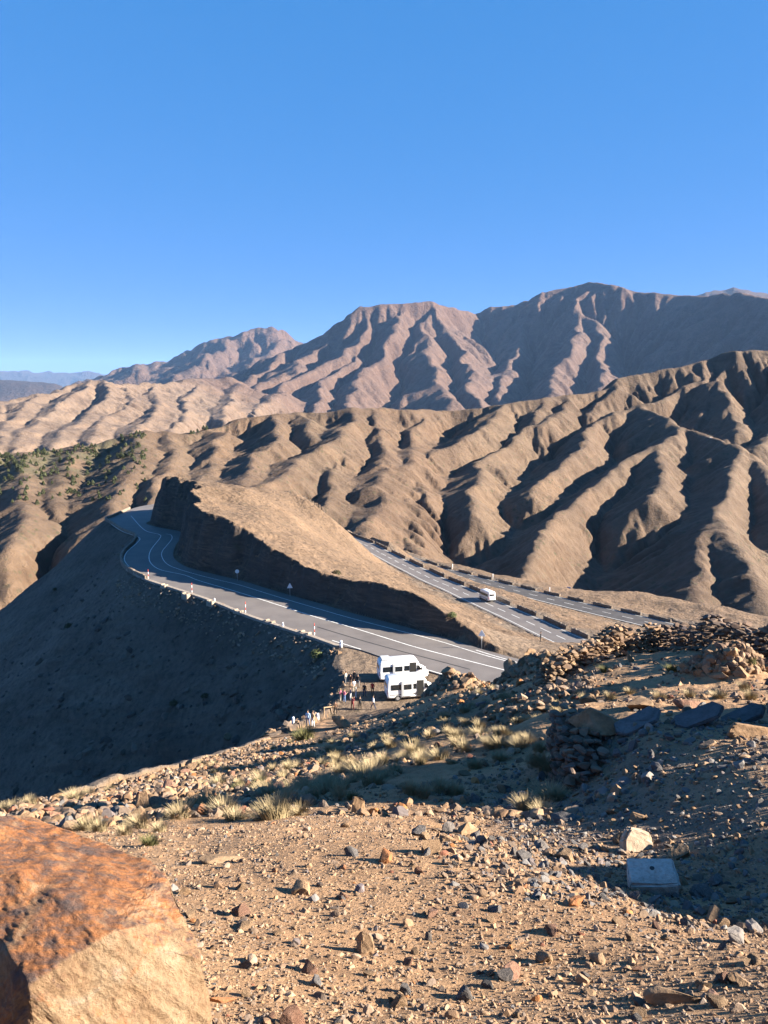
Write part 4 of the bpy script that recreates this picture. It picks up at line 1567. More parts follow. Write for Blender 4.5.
def person(pt, heading, label, top, legs, hair='dark', pose='stand', h=1.72, skirt=False, group=None):
    """one skinned body; faces take the cloth of the limb they belong to"""
    sw = 0.10 if pose != 'walk' else 0.0
    st = {'stand': (0.02, -0.02), 'walk': (0.26, -0.26), 'lean': (0.10, -0.06), 'photo': (0.06, -0.06), 'talk': (0.04, -0.03)}[pose]
    V, E, R, K = [], [], [], []

    def vert(x, y, z, r):
        V.append((x, y, z))
        R.append(r)
        return len(V) - 1

    def edge(a, b, k):
        E.append((a, b))
        K.append(k)
    pel = vert(0, 0, 0.98, (0.15, 0.115))
    wai = vert(0, 0.005, 1.14, (0.135, 0.10))
    che = vert(0, 0.0, 1.33, (0.165, 0.115))
    nec0 = vert(0, -0.01, 1.45, (0.075, 0.065))
    nec = vert(0, 0.0, 1.52, (0.052, 0.052))
    hd0 = vert(0, 0.015, 1.60, (0.073, 0.085))
    hd1 = vert(0, 0.012, 1.69, (0.070, 0.083))
    edge(pel, wai, 'top')
    edge(wai, che, 'top')
    edge(che, nec0, 'top')
    edge(nec0, nec, 'skin')
    edge(nec, hd0, 'skin')
    edge(hd0, hd1, 'skin')
    for s, dy in ((1, st[0]), (-1, st[1])):
        hip = vert(s * 0.095, 0, 0.90, (0.092, 0.095))
        kn = vert(s * (0.10 + sw * 0.3), dy * 0.6 + 0.02, 0.50, (0.060, 0.062))
        an = vert(s * (0.11 + sw * 0.3), dy - 0.02 * (dy < 0), 0.09, (0.042, 0.045))
        toe = vert(s * (0.13 + sw * 0.3), dy + 0.15, 0.035, (0.042, 0.032))
        edge(pel, hip, 'legs')
        edge(hip, kn, 'legs')
        edge(kn, an, 'legs')
        edge(an, toe, 'shoe')
        sh = vert(s * 0.185, 0, 1.40, (0.062, 0.06))
        if pose == 'photo':
            el, wr, ha = (s * 0.24, 0.12, 1.20), (s * 0.08, 0.30, 1.42), (s * 0.05, 0.36, 1.50)
        elif pose == 'talk' and s > 0:
            el, wr, ha = (s * 0.26, 0.02, 1.14), (s * 0.20, 0.22, 1.24), (s * 0.17, 0.31, 1.28)
        elif pose == 'walk':
            el, wr, ha = (s * 0.24, -dy * 0.5, 1.12), (s * 0.24, -dy * 1.0 + 0.06, 0.90), (s * 0.23, -dy * 1.1 + 0.09, 0.82)
        else:
            el, wr, ha = (s * 0.25, -0.02, 1.12), (s * 0.245, 0.05, 0.88), (s * 0.24, 0.08, 0.79)
        e1 = vert(*el, (0.045, 0.045))
        w1 = vert(*wr, (0.030, 0.032))
        h1 = vert(*ha, (0.022, 0.040))
        edge(che, sh, 'top')
        edge(sh, e1, 'top')
        edge(e1, w1, 'top' if top not in ('pink', 'white') else 'skin')
        edge(w1, h1, 'skin')
        d = (Vector(ha) - Vector(wr)).normalized()
        for j, (off, ln) in enumerate(((-0.026, 0.075), (-0.009, 0.088), (0.009, 0.082), (0.026, 0.066))):
            k0 = Vector(ha) + d * ln + Vector((0, off, 0)) + Vector((-s * 0.012, 0, 0))
            f1 = vert(*k0, (0.009, 0.009))
            edge(h1, f1, 'skin')
        th = Vector(wr) + d * 0.07 + Vector((-s * 0.03, 0.045, 0))
        edge(w1, vert(*th, (0.010, 0.010)), 'skin')
    me = bpy.data.meshes.new('person_skeleton')
    me.from_pydata(V, E, [])
    ob = bpy.data.objects.new('person_skeleton', me)
    COL.objects.link(ob)
    md = ob.modifiers.new('Skin', 'SKIN')
    sv = me.skin_vertices[0].data
    for i, r in enumerate(R):
        sv[i].radius = r
        sv[i].use_root = (i == 0)
    sb = ob.modifiers.new('Sub', 'SUBSURF')
    sb.levels = 1
    dg = bpy.context.evaluated_depsgraph_get()
    body = bpy.data.meshes.new_from_object(ob.evaluated_get(dg))
    bpy.data.objects.remove(ob)
    body.name = 'person'
    mats = [cloth(top, CC[top]), cloth(legs, CC[legs]), SKIN, cloth('black', CC['black'])]
    body.materials.clear()
    for m in mats:
        body.materials.append(m)
    VV = np.array(V)
    EE = np.array(E)
    slot = {'top': 0, 'legs': 1, 'skin': 2, 'shoe': 3}
    A, B = VV[EE[:, 0]], VV[EE[:, 1]]
    D = B - A
    L = (D ** 2).sum(1)
    idx = []
    for p in body.polygons:
        c = np.array(p.center)
        t = np.clip(((c - A) * D).sum(1) / L, 0, 1)
        d = ((A + D * t[:, None] - c) ** 2).sum(1)
        k = K[int(np.argmin(d))]
        if k == 'legs' and c[2] > 0.99:
            k = 'top'
        idx.append(slot[k])
    body.polygons.foreach_set('material_index', idx)
    body.polygons.foreach_set('use_smooth', [True] * len(body.polygons))
    o = bpy.data.objects.new('person', body)
    COL.objects.link(o)
    # hair
    bm = bmesh.new()
    bmesh.ops.create_uvsphere(bm, u_segments=14, v_segments=9, radius=1.0)
    bmesh.ops.delete(bm, geom=[q for q in bm.verts if q.co.z < -0.35 or (q.co.y > 0.55 and q.co.z < 0.35)], context='VERTS')
    for q in bm.verts:
        q.co = Vector((q.co.x * 0.093, q.co.y * 0.112, q.co.z * 0.12)) + Vector((0, -0.005, 1.685))
    hm_ = bpy.data.meshes.new('hair')
    bm.to_mesh(hm_)
    bm.free()
    link('hair', hm_, HAIRS[hair], o)
    # face: nose, so that the head has a front
    m = MB()
    m.add([(-0.014, 0.088, 1.655), (0.014, 0.088, 1.655), (0, 0.112, 1.632), (0, 0.09, 1.625)], [(0, 1, 2), (0, 2, 3), (1, 3, 2), (0, 3, 1)])
    m.build('nose', SKIN, o)
    if skirt:
        m = MB()
        m.tube((0, 0, 1.05), (0, 0.01, 0.22), 0.15, 0.24, 16)
        m.build('robe', mats[0], o, True)
    o.location = tuple(pt)
    o.rotation_euler = (0, 0, heading)
    o.scale = (h / 1.78,) * 3
    tag(o, label, 'person', group)
    return o


def gpt(a, b, d0=55.0, d1=110.0):
    """where the ray through a,b meets the ground sheets"""
    v = ray(a, b)
    hv = math.hypot(v[0], v[1])
    ds = np.exp(np.linspace(math.log(d0), math.log(d1), 900))
    x, y, z = v[0] / hv * ds, v[1] / hv * ds, v[2] / hv * ds
    g = np.where(ds < 83.5, GND_Z(x, y), -999) if d0 < 80 else np.full_like(ds, -999.0)
    g = np.maximum(g, np.where(ds > 61, MID_Z(x, y), -999))
    k = np.argmax(z < g)
    return np.array([x[k], y[k], g[k]])


for a, b, hd, top, legs, hair, pose, h, lab in [
    (308, 726.5, 2.9, 'pale_blue', 'denim', 'dark', 'stand', 1.76, 'person in a pale blue top and jeans on the path beside one in white trousers'),
    (313, 727, 2.4, 'beige', 'white', 'brown', 'stand', 1.68, 'person in a beige top and white trousers, on the path beside the person in jeans'),
    (335.6, 715, 0.4, 'brown', 'black', 'dark', 'stand', 1.7, 'person in dark brown clothes by the wooden rail at the edge of the drop'),
    (340.5, 702, 1.2, 'pink', 'cream', 'fair', 'talk', 1.64, 'fair haired person in a pink top and cream trousers at the parking edge'),
    (344.5, 702.5, -1.0, 'pink', 'denim', 'brown', 'talk', 1.66, 'person in a pink top and blue jeans facing others at the parking edge'),
    (350.5, 700.5, 1.8, 'navy', 'white', 'dark', 'stand', 1.72, 'person in a navy top and white trousers among the group left of the vans'),
    (356, 698, 1.5, 'grey', 'pale_blue', 'brown', 'talk', 1.70, 'person in a grey top and pale blue trousers, left of the vans'),
    (352.5, 710, -0.6, 'maroon', 'maroon', 'dark', 'photo', 1.70, 'person in a maroon outfit in front of the group, taking a picture'),
    (360, 710, 0.2, 'black', 'black', 'dark', 'talk', 1.70, 'person all in black with a light bag, in front of the group'),
    (364.5, 697, -0.4, 'black', 'navy', 'dark', 'stand', 1.78, 'person in black standing alone in the shadow of the lower van'),
    (372.5, 695, 2.6, 'red', 'brown', 'dark', 'stand', 1.74, 'person in a dark red top standing behind the lower van'),
    (373.3, 710, 2.0, 'white', 'navy', 'dark', 'walk', 1.78, 'person in a white top and navy trousers striding up the path'),
    (346, 684, 1.0, 'cream', 'grey', 'brown', 'stand', 1.70, 'person in a cream top and grey trousers at the outer edge of the rear group'),
    (350.5, 687, 0.1, 'brown', 'beige', 'dark', 'talk', 1.70, 'person in a brown jacket and beige trousers in the rear group'),
    (354.5, 684, 2.9, 'black', 'black', 'dark', 'talk', 1.80, 'tall person in black in the middle of the rear group'),
    (358, 687.5, 3.0, 'black', 'grey', 'dark', 'stand', 1.76, 'person in a black jacket and grey trousers, rear group, closest to the upper van'),
    (354, 692, -2.8, 'white', 'cream', 'brown', 'stand', 1.62, 'short person in white between the two groups'),
]:
    p = gpt(a, b)
    person(p + np.array([0, 0, 0.0]), hd, lab, top, legs, hair, pose, h)
_p = gpt(540.5, 642, 85, 160)
person(_p, 1.0, 'lone person in black standing on grey ground between the upper and middle roads', 'black', 'black', 'dark', 'talk', 1.75)

# light shoulder bag of the person in black
M_WOOD = plain('weathered_wood', (0.22, 0.15, 0.09), 0.85, var=0.3, scale=8)
A_, B_ = gpt(323.5, 714.5), gpt(335, 712.5)
rl = empty('rail', tuple(A_))
dv = Vector(B_ - A_)
for t in (0.05, 0.95):
    m = MB()
    q = dv * t
    m.tube((q.x, q.y, q.z - 0.2), (q.x, q.y, q.z + 0.75), 0.07, n=8)
    m.build('post', M_WOOD, rl)
m = MB()
m.tube((0, 0, 0.72), (dv.x, dv.y, dv.z + 0.72), 0.07, n=8)
m.build('bar', M_WOOD, rl)
tag(rl, 'low pale wooden rail at the edge of the drop, by the person in brown', 'rail')
bollard(gpt(317.7, 719.5), 'white and blue bollard on the path edge just right of the couple', 0.65, 0.16)
bollard(gpt(293.2, 723.5), 'white and blue bollard on the path edge left of the couple', 0.65, 0.16)


# ------------------------------------------------------------------ stones
_ICO = {}


def ico(sub):
    if sub not in _ICO:
        bm = bmesh.new()
        bmesh.ops.create_icosphere(bm, subdivisions=sub, radius=1.0)
        bm.verts.ensure_lookup_table()
        v = np.array([q.co[:] for q in bm.verts])
        f = np.array([[q.index for q in p.verts] for p in bm.faces])
        bm.free()
        _ICO[sub] = (v, f)
    return _ICO[sub]


def rock_verts(seed, sub=2, planes=11, flat=0.75, rough=0.0):
    """a ball broken along random planes: angular stone, unit size"""
    r = np.random.default_rng(seed)
    v = ico(sub)[0].copy()
    for _ in range(planes):
        n = r.normal(size=3)
        n /= np.linalg.norm(n)
        d = r.uniform(0.34, 0.74)
        k = v @ n - d
        v = v - np.where(k > 0, k, 0)[:, None] * n * 0.98
    v *= np.array([1.0, r.uniform(0.65, 0.95), flat * r.uniform(0.75, 1.1)])
    if rough:
        m = ico(sub)[0]
        nn = fbm(m[:, 0] * 2.2 + seed * 3.1, m[:, 1] * 2.2 + m[:, 2] * 1.9, 4, seed % 97)
        v *= (1 + rough * nn)[:, None]
    return v


def rot_z(a):
    c, s = math.cos(a), math.sin(a)
    return np.array([[c, -s, 0], [s, c, 0], [0, 0, 1]])


def rand_rot(r, tilt=0.5):
    a, b, c = r.uniform(0, 6.28), r.normal(0, tilt), r.normal(0, tilt)
    ca, sa, cb, sb = math.cos(b), math.sin(b), math.cos(c), math.sin(c)
    return rot_z(a) @ np.array([[1, 0, 0], [0, ca, -sa], [0, sa, ca]]) @ np.array([[cb, 0, sb], [0, 1, 0], [-sb, 0, cb]])


TAN = [(0.20, 0.125, 0.070), (0.17, 0.105, 0.062), (0.22, 0.145, 0.09), (0.15, 0.105, 0.072), (0.115, 0.085, 0.065), (0.235, 0.165, 0.115)]
GREYS = [(0.10, 0.092, 0.088), (0.13, 0.12, 0.112), (0.075, 0.07, 0.07), (0.16, 0.145, 0.13), (0.11, 0.09, 0.085)]
ORANGE = [(0.27, 0.115, 0.042), (0.22, 0.10, 0.05), (0.18, 0.075, 0.045)]
LITW = [(0.20, 0.125, 0.07), (0.17, 0.105, 0.06), (0.225, 0.15, 0.092), (0.14, 0.09, 0.06), (0.19, 0.13, 0.085)]  # lighter wall stone, for the sunlit wall and outcrops
M_STUFF = mat_stuff_rock('loose_stone')


class Heap:
    """many small stones in one mesh, each with its own tint"""

    def __init__(self, sub=1, kinds=14, seed=0, planes=8):
        self.f0 = ico(sub)[1]
        self.kinds = [rock_verts(seed * 100 + i, sub, planes) for i in range(kinds)]
        self.v, self.f, self.c = [], [], []
        self.n = 0
        self.r = np.random.default_rng(seed)

    def add(self, p, size, pal=None, tilt=0.5, stretch=(1, 1, 1), yaw=None):
        r = self.r
        v = self.kinds[r.integers(len(self.kinds))] * np.array(stretch)
        R = rand_rot(r, tilt) if yaw is None else rot_z(yaw) @ rand_rot(r, tilt) if False else (rand_rot(r, tilt) if yaw is None else rot_z(yaw))
        v = v @ R.T * size + p
        c = np.array(pal[r.integers(len(pal))]) * r.uniform(0.8, 1.2)
        self.v.append(v)
        self.f.append(self.f0 + self.n)
        self.c.append(np.tile(np.append(c, 1.0), (len(v), 1)))
        self.n += len(v)

    def build(self, name, smooth=False):
        me = np_mesh(name, np.concatenate(self.v), np.concatenate(self.f), smooth)
        a = me.color_attributes.new('tint', 'FLOAT_COLOR', 'POINT')
        a.data.foreach_set('color', np.concatenate(self.c).astype(np.float32).ravel())
        return link(name, me, M_STUFF)


R5 = np.random.default_rng(77)


def palette(x, y, r):
    d = math.hypot(x, y)
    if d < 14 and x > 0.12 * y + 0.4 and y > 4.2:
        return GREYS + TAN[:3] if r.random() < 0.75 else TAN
    if r.random() < 0.05:
        return ORANGE
    return TAN if r.random() < 0.92 else GREYS


def scatter(heap, n, r0, r1, az0, az1, smin, smax, power=2.2, mask=None, k_r=0.0, sink=0.25, pal=None):
    r = heap.r
    az = r.uniform(math.radians(az0), math.radians(az1), n)
    rr = np.exp(r.uniform(math.log(r0), math.log(r1), n))
    x, y = rr * np.sin(az), rr * np.cos(az)
    ins = inpoly(x, y, EDGE_POLY)
    m = ins if mask is None else ins & mask(x, y, rr)
    z = GND_Z(x, y)
    u = r.uniform(0, 1, n)
    s = smin * (smax / smin) ** (u ** power)
    s = s * (rr / r0) ** k_r
    for i in np.nonzero(m)[0]:
        heap.add((x[i], y[i], z[i] + s[i] * (0.3 - sink)), s[i], (pal or palette)(x[i], y[i], r))


# fine gravel and pebbles nobody could count
hp = Heap(1, 16, 3)
def dirtish(x, y, r):
    return DIRT if not (x > 0.12 * y + 0.4 and y > 4.2) else GREYS + DIRT


DIRT = [(0.25, 0.155, 0.088), (0.21, 0.135, 0.08), (0.17, 0.11, 0.07), (0.275, 0.185, 0.115), (0.15, 0.115, 0.09)]
cl = lambda x, y, rr: fbm(x / 0.9, y / 0.9, 3, 90) > -0.35
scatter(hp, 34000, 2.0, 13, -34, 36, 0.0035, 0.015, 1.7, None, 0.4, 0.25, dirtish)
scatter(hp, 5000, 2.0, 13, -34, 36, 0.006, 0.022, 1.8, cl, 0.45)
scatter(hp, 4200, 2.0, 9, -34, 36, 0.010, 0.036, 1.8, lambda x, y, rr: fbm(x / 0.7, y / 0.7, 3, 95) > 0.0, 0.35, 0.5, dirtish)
tag(hp.build('gravel'), 'fine gravel covering the near dirt', 'gravel', kind='stuff')
hp = Heap(2, 16, 13)
scatter(hp, 1500, 2.0, 9, -34, 36, 0.010, 0.04, 2.8, None, 0.35)
scatter(hp, 6500, 4.3, 13, 3, 36, 0.010, 0.055, 2.2, lambda x, y, rr: x > 0.06 * y + 0.15, 0.35)
tag(hp.build('pebbles'), 'loose pebbles strewn over the near dirt and the hollow', 'pebbles', kind='stuff')
# broken rock on the left shoulder and about the walls
hp = Heap(2, 16, 4)
rub = lambda x, y, rr: (x < -0.10 * y) & (rr < 56) & (fbm(x / 4, y / 4, 3, 91) > -0.35)
scatter(hp, 9500, 11, 62, -34, -3, 0.06, 0.20, 1.5, rub, 0.15, 0.1)
scatter(hp, 4200, 9, 60, -8, 34, 0.035, 0.17, 2.4, lambda x, y, rr: fbm(x / 3, y / 3, 3, 92) > -0.15, 0.15, 0.2)
scatter(hp, 3200, 22, 68, -4, 17, 0.06, 0.34, 2.0, lambda x, y, rr: fbm(x / 5, y / 5, 3, 94) > -0.2, 0.1, 0.15)
for bx, by, bz, rx, ry in OUTCROPS:
    for i in range(260):
        a_ = hp.r.uniform(0, 6.28)
        q_ = math.sqrt(hp.r.random()) * 1.15
        xx, yy = bx + rx * q_ * math.cos(a_), by + ry * q_ * math.sin(a_)
        hp.add((xx, yy, float(GND_Z(xx, yy)) + 0.05), hp.r.uniform(0.08, 0.30) * min(1.6, rx / 1.3), LITW)
tag(hp.build('rubble'), 'broken tan rock covering the shoulder above the shaded slope', 'rubble', kind='stuff')
# stones on the shaded scree and below the road edge
hp = Heap(1, 10, 6)
n = 3000
t_ = hp.r.uniform(0, 1, n)
az = np.radians(hp.r.uniform(-33, 0, n))
rr = np.exp(hp.r.uniform(math.log(62), math.log(190), n))
x, y = rr * np.sin(az), rr * np.cos(az)
o_ = ~inpoly(x, y, EDGE_POLY)
z = MID_Z(x, y)
de, _ = polydist(x, y, EDGE)
for i in np.nonzero(o_)[0]:
    near = de[i] < 5
    s = hp.r.uniform(0.12, 0.45) * (1.25 if near else 1.0) if hp.r.random() < 0.85 else hp.r.uniform(0.4, 0.8)
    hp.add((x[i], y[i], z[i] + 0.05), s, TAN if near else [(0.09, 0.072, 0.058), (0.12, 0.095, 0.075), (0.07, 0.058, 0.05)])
kk = 0
while kk < 190:
    i = hp.r.integers(n)
    if not o_[i] or de[i] < 7 or perlin(np.array([x[i] / 12]), np.array([y[i] / 12]), 121)[0] < 0.12:
        continue
    xx, yy = x[i] + hp.r.normal(0, 2), y[i] + hp.r.normal(0, 2)
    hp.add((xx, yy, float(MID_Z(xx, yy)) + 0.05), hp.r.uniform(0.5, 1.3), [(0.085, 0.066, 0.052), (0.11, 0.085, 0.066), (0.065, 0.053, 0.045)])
    kk += 1
# pale spill of stones just under the road edge
for i in range(420):
    q = OUT[6] + (OUT[14] - OUT[6]) * hp.r.uniform(0, 1)
    j = hp.r.integers(6, 14)
    q = OUT[j] + (OUT[j + 1] - OUT[j]) * hp.r.uniform(0, 1)
    d = np.array([-0.35, -0.93]) * hp.r.uniform(1.0, 5.5)
    xx, yy = q[0] + d[0], q[1] + d[1]
    hp.add((xx, yy, float(MID_Z(xx, yy)) + 0.08), hp.r.uniform(0.1, 0.42), [(0.22, 0.165, 0.115), (0.17, 0.125, 0.09), (0.25, 0.19, 0.14)])
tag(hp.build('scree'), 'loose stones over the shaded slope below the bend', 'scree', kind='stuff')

# ------------------------------------------------------------------ single stones that show
M_TANR = mat_rock('tan_rock', (0.13, 0.085, 0.052), (0.20, 0.13, 0.075), (0.245, 0.17, 0.11), 2.5, 0.03)
M_GREYR = mat_rock('grey_rock', (0.075, 0.07, 0.068), (0.115, 0.105, 0.10), (0.16, 0.145, 0.135), 2.5, 0.03)
M_ORR = mat_rock('orange_rock', (0.16, 0.075, 0.04), (0.27, 0.115, 0.045), (0.30, 0.16, 0.075), 3.0, 0.03)
M_REDR = mat_rock('red_rock', (0.15, 0.08, 0.055), (0.19, 0.105, 0.07), (0.23, 0.14, 0.10), 3.0, 0.03)
M_PURP = mat_rock('purple_rock', (0.11, 0.09, 0.09), (0.16, 0.13, 0.13), (0.20, 0.17, 0.16), 3.0, 0.03)
STONES = []
for i in range(12):
    STONES.append(np_mesh('stone', rock_verts(500 + i, 3, 13, 0.8, 0.10), ico(3)[1], False))


def stone(name, p, size, mat, label, cat='stone', group=None, seed=0, rot=None, stretch=(1, 1, 1), sub=4, flat=0.8, planes=14, rough=0.12):
    v = rock_verts(seed, sub, planes, flat, rough) * np.array(stretch)
    me = np_mesh(name, v * size, ico(sub)[1], False)
    if sub >= 4:
        me.polygons.foreach_set('use_smooth', np.ones(len(me.polygons), bool))
    o = link(name, me, mat)
    o.location = tuple(p)
    o.rotation_euler = rot or (0, 0, seed * 1.7)
    tag(o, label, cat, group)
    return o


def npt(a, b):
    return gpt(a, b, 1.4, 100)


def psize(p, px):
    return px / FPX * (p[1] * CP - p[2] * SP) / 2


SINGLES = [
    (388, 862, 27, 'M_ORR', 'bright orange angular stone on the crest of the near dirt', (1, .7, .8)),
    (359, 892, 16, 'M_PURP', 'purple grey stone with a dark shadow, right of the half buried brown stone', (1, .9, .9)),
    (303, 893, 34, 'M_TANR', 'half buried brown stone with a long shadow on the near dirt', (1, .8, .6)),
    (313, 901, 14, 'M_GREYR', 'small blue grey stone resting against the half buried brown stone', (1, .9, .9)),
    (363, 952, 28, 'M_TANR', 'upright brown stone casting a wide dark shadow at the bottom middle', (.8, .9, 1.2)),
    (512, 977, 30, 'M_REDR', 'reddish angular stone lying on lit gravel', (1, .8, .7)),
    (543, 961, 26, 'M_TANR', 'brown grey rounded stone uphill of the reddish stone', (1, .8, .8)),
    (576, 906, 26, 'M_ORR', 'pale orange pointed stone on the lip above the shaded hollow', (1.1, .6, .7)),
    (464, 835, 30, 'M_TANR', 'big brown stone standing behind the crest of the near dirt', (1, .8, .7)),
    (450, 842, 20, 'M_TANR', 'flat brown stone in front of the big brown stone', (1, .7, .45)),
    (679, 1003, 48, 'M_TANR', 'long flat stone half buried in gravel at the bottom right', (1.3, .7, .4)),
    (597, 962, 26, 'M_TANR', 'lumpy brown stone with a black shadow under its left side', (1, .9, .8)),
    (222, 1003, 24, 'M_ORR', 'flat orange stone beside the huge boulder', (1.2, .7, .5)),
    (219, 862, 38, 'M_TANR', 'flat tan slab of stone at the top left of the near dirt', (1.3, .8, .5)),
    (315, 985, 20, 'M_GREYR', 'dark grey stone at the bottom, between the huge boulder and the upright stone', (1, .9, .8)),
    (358, 812, 26, 'M_TANR', 'blocky brown stone among dry grass above the near dirt', (1, .9, .9)),
    (743, 985, 22, 'M_TANR', 'pale brown stone with small stones about it near the right edge', (1, .8, .7)),
    (715, 1000, 20, 'M_REDR', 'small red brown stone right of the long flat stone', (1, .9, .8)),
    (735, 943, 34, 'M_GREYR', 'grey stone, biggest of the row in the shaded hollow', (1, .9, .9)),
    (712, 921, 26, 'M_TANR', 'brown stone in the shaded row, left of the biggest grey one', (1, .9, .8)),
    (757, 932, 26, 'M_GREYR', 'dark blue grey stone at the right end of the shaded row', (1, .8, .8)),
    (653, 903, 20, 'M_GREYR', 'pale grey stone just below the concrete block', (1.2, .8, .7)),
    (700, 915, 16, 'M_GREYR', 'small grey stone in the shaded row right of the concrete block', (1, .8, .8)),
    (683, 885, 14, 'M_TANR', 'tan stone leaning at the right side of the concrete block', (.7, .7, 1.1)),
    (740, 737, 50, 'M_TANR', 'low tan boulder on top of the lit mound', (1.2, .8, .55)),
    (342, 728, 30, 'M_TANR', 'large tan boulder below the path, near the couple and the rail', (1.1, .9, .8)),
    (228, 742, 13, 'M_TANR', 'grey tan stone at the rim of the rubble by the path', (1, .9, .9)),
    (500, 712, 16, 'M_TANR', 'pale stone on the slope between the outcrops and the wall stub', (1, .8, .7)),
    (548, 712, 22, 'M_TANR', 'low lit stone just left of the flat-topped boulder', (1.2, .8, .5)),
    (630, 662, 16, 'M_TANR', 'pointed upright stone in front of the sunlit rubble wall', (.6, .6, 1.3)),
    (640, 708, 34, 'M_TANR', 'rounded pale boulder behind the first dark slab', (1.1, .9, .8)),
    (690, 708, 30, 'M_REDR', 'reddish stone behind the gap between the dark slabs', (1, .8, .7)),
    (585, 790, 18, 'M_GREYR', 'grey stone at the foot of the wall stub', (1, .8, .7)),
    (515, 818, 26, 'M_TANR', 'lit brown stone on the dark strip left of the wall stub', (1.2, .8, .6)),
    (560, 822, 26, 'M_GREYR', 'pale grey stone on the dark strip below the wall stub', (1.2, .8, .6)),
    (465, 822, 18, 'M_TANR', 'small tan stone on the dark strip', (1.1, .8, .7)),
]
_mats = dict(M_TANR=M_TANR, M_GREYR=M_GREYR, M_ORR=M_ORR, M_REDR=M_REDR, M_PURP=M_PURP)
for i, (a, b, w, mt_, lab, stq) in enumerate(SINGLES):
    p = npt(a, b)
    s = psize(p, w) * 1.15
    stone('boulder' if 'boulder' in lab else 'stone', p + np.array([0, 0, s * stq[2] * 0.32]), s, _mats[mt_], lab, 'boulder' if 'boulder' in lab else 'stone', None, 900 + i, (R5.normal(0, .15), R5.normal(0, .15), R5.uniform(0, 6.28) if stq[0] < 1.15 else R5.normal(0, .4)), stq)

# the repeats: the larger loose stones of each part of the ground
zones = [('small angular stone lying loose on the sunlit near dirt', 'loose stones on the near dirt', 110, 2.1, 7.5, -30, 34, 0.022, 0.055, 0.5, lambda x, y, rr: (y < 5.6 - 0.5 * np.maximum(0, x)), [M_TANR, M_TANR, M_GREYR, M_REDR]),
         ('grey brown stone in the shaded hollow and on the spoil mound', 'stones of the hollow and mound', 90, 4.6, 13, 3, 30, 0.04, 0.12, 0.4, lambda x, y, rr: (y > 5.2 - 0.5 * x) & (x > 0.3), [M_GREYR, M_GREYR, M_TANR]),
         ('block of tan rubble on the left shoulder above the drop', 'rubble blocks of the left shoulder', 95, 13, 50, -31, -6, 0.16, 0.36, 0.1, lambda x, y, rr: x < -0.12 * y, [M_TANR, M_TANR, M_REDR])]
for lab, grp, n, r0, r1, a0, a1, s0, s1, kr, msk, ms in zones:
    k = 0
    while k < n:
        az = math.radians(R5.uniform(a0, a1))
        rr = math.exp(R5.uniform(math.log(r0), math.log(r1)))
        x, y = rr * math.sin(az), rr * math.cos(az)
        if not (bool(msk(np.array(x), np.array(y), rr)) and inpoly(np.array([x]), np.array([y]), EDGE_POLY)[0]):
            continue
        s = s0 * (s1 / s0) ** (R5.random() ** 1.8) * (rr / r0) ** kr
        me = STONES[R5.integers(12)]
        key = me.name + ms[R5.integers(len(ms))].name
        mt_ = ms[R5.integers(len(ms))]
        o = bpy.data.objects.new('stone', me)
        if not me.materials:
            me.materials.append(mt_)
        COL.objects.link(o)
        o.material_slots[0].link = 'OBJECT'
        o.material_slots[0].material = mt_
        o.location = (x, y, float(GND_Z(x, y)) + s * 0.22)
        o.rotation_euler = (R5.normal(0, .4), R5.normal(0, .4), R5.uniform(0, 6.28))
        o.scale = (s * R5.uniform(.9, 1.25), s * R5.uniform(.8, 1.1), s * R5.uniform(.7, 1.1))
        tag(o, lab, 'stone', grp)
        k += 1

# ------------------------------------------------------------------ the huge boulder at the lower left
def hull_rock(name, pts, mat, cuts=5, rough=0.02, seed=1):
    bm = bmesh.new()
    for p in pts:
        bm.verts.new(tuple(p))
    r = bmesh.ops.convex_hull(bm, input=bm.verts)
    bmesh.ops.delete(bm, geom=list({g for g in r['geom_interior'] + r['geom_unused'] if isinstance(g, bmesh.types.BMVert)}), context='VERTS')
    bmesh.ops.triangulate(bm, faces=bm.faces)
    for _ in range(cuts):
        bmesh.ops.subdivide_edges(bm, edges=bm.edges, cuts=1, use_grid_fill=True)
        bmesh.ops.smooth_vert(bm, verts=bm.verts, factor=0.015, use_axis_x=True, use_axis_y=True, use_axis_z=True)
    bm.normal_update()
    co = np.array([v.co[:] for v in bm.verts])
    nm = np.array([v.normal[:] for v in bm.verts])
    x, y, z = co.T
    d = fbm(x * 3 + z * 1.3 + seed, y * 3 - z * 1.1, 5, 200 + seed, 0.55) * rough * 0.8 + fbm(x * 9 + z * 5, y * 9 + z * 4, 5, 210, 0.62, True) * rough * 0.75
    d += np.abs(fbm(x * 1.7 - z * 1.5, y * 1.7 + z, 3, 230)) * rough * 2.2 - rough * 0.6
    co = co + nm * d[:, None]
    for v, c in zip(bm.verts, co):
        v.co = c
    me = bpy.data.meshes.new(name)
    bm.to_mesh(me)
    bm.free()
    me.polygons.foreach_set('use_smooth', [True] * len(me.polygons))
    return link(name, me, mat)


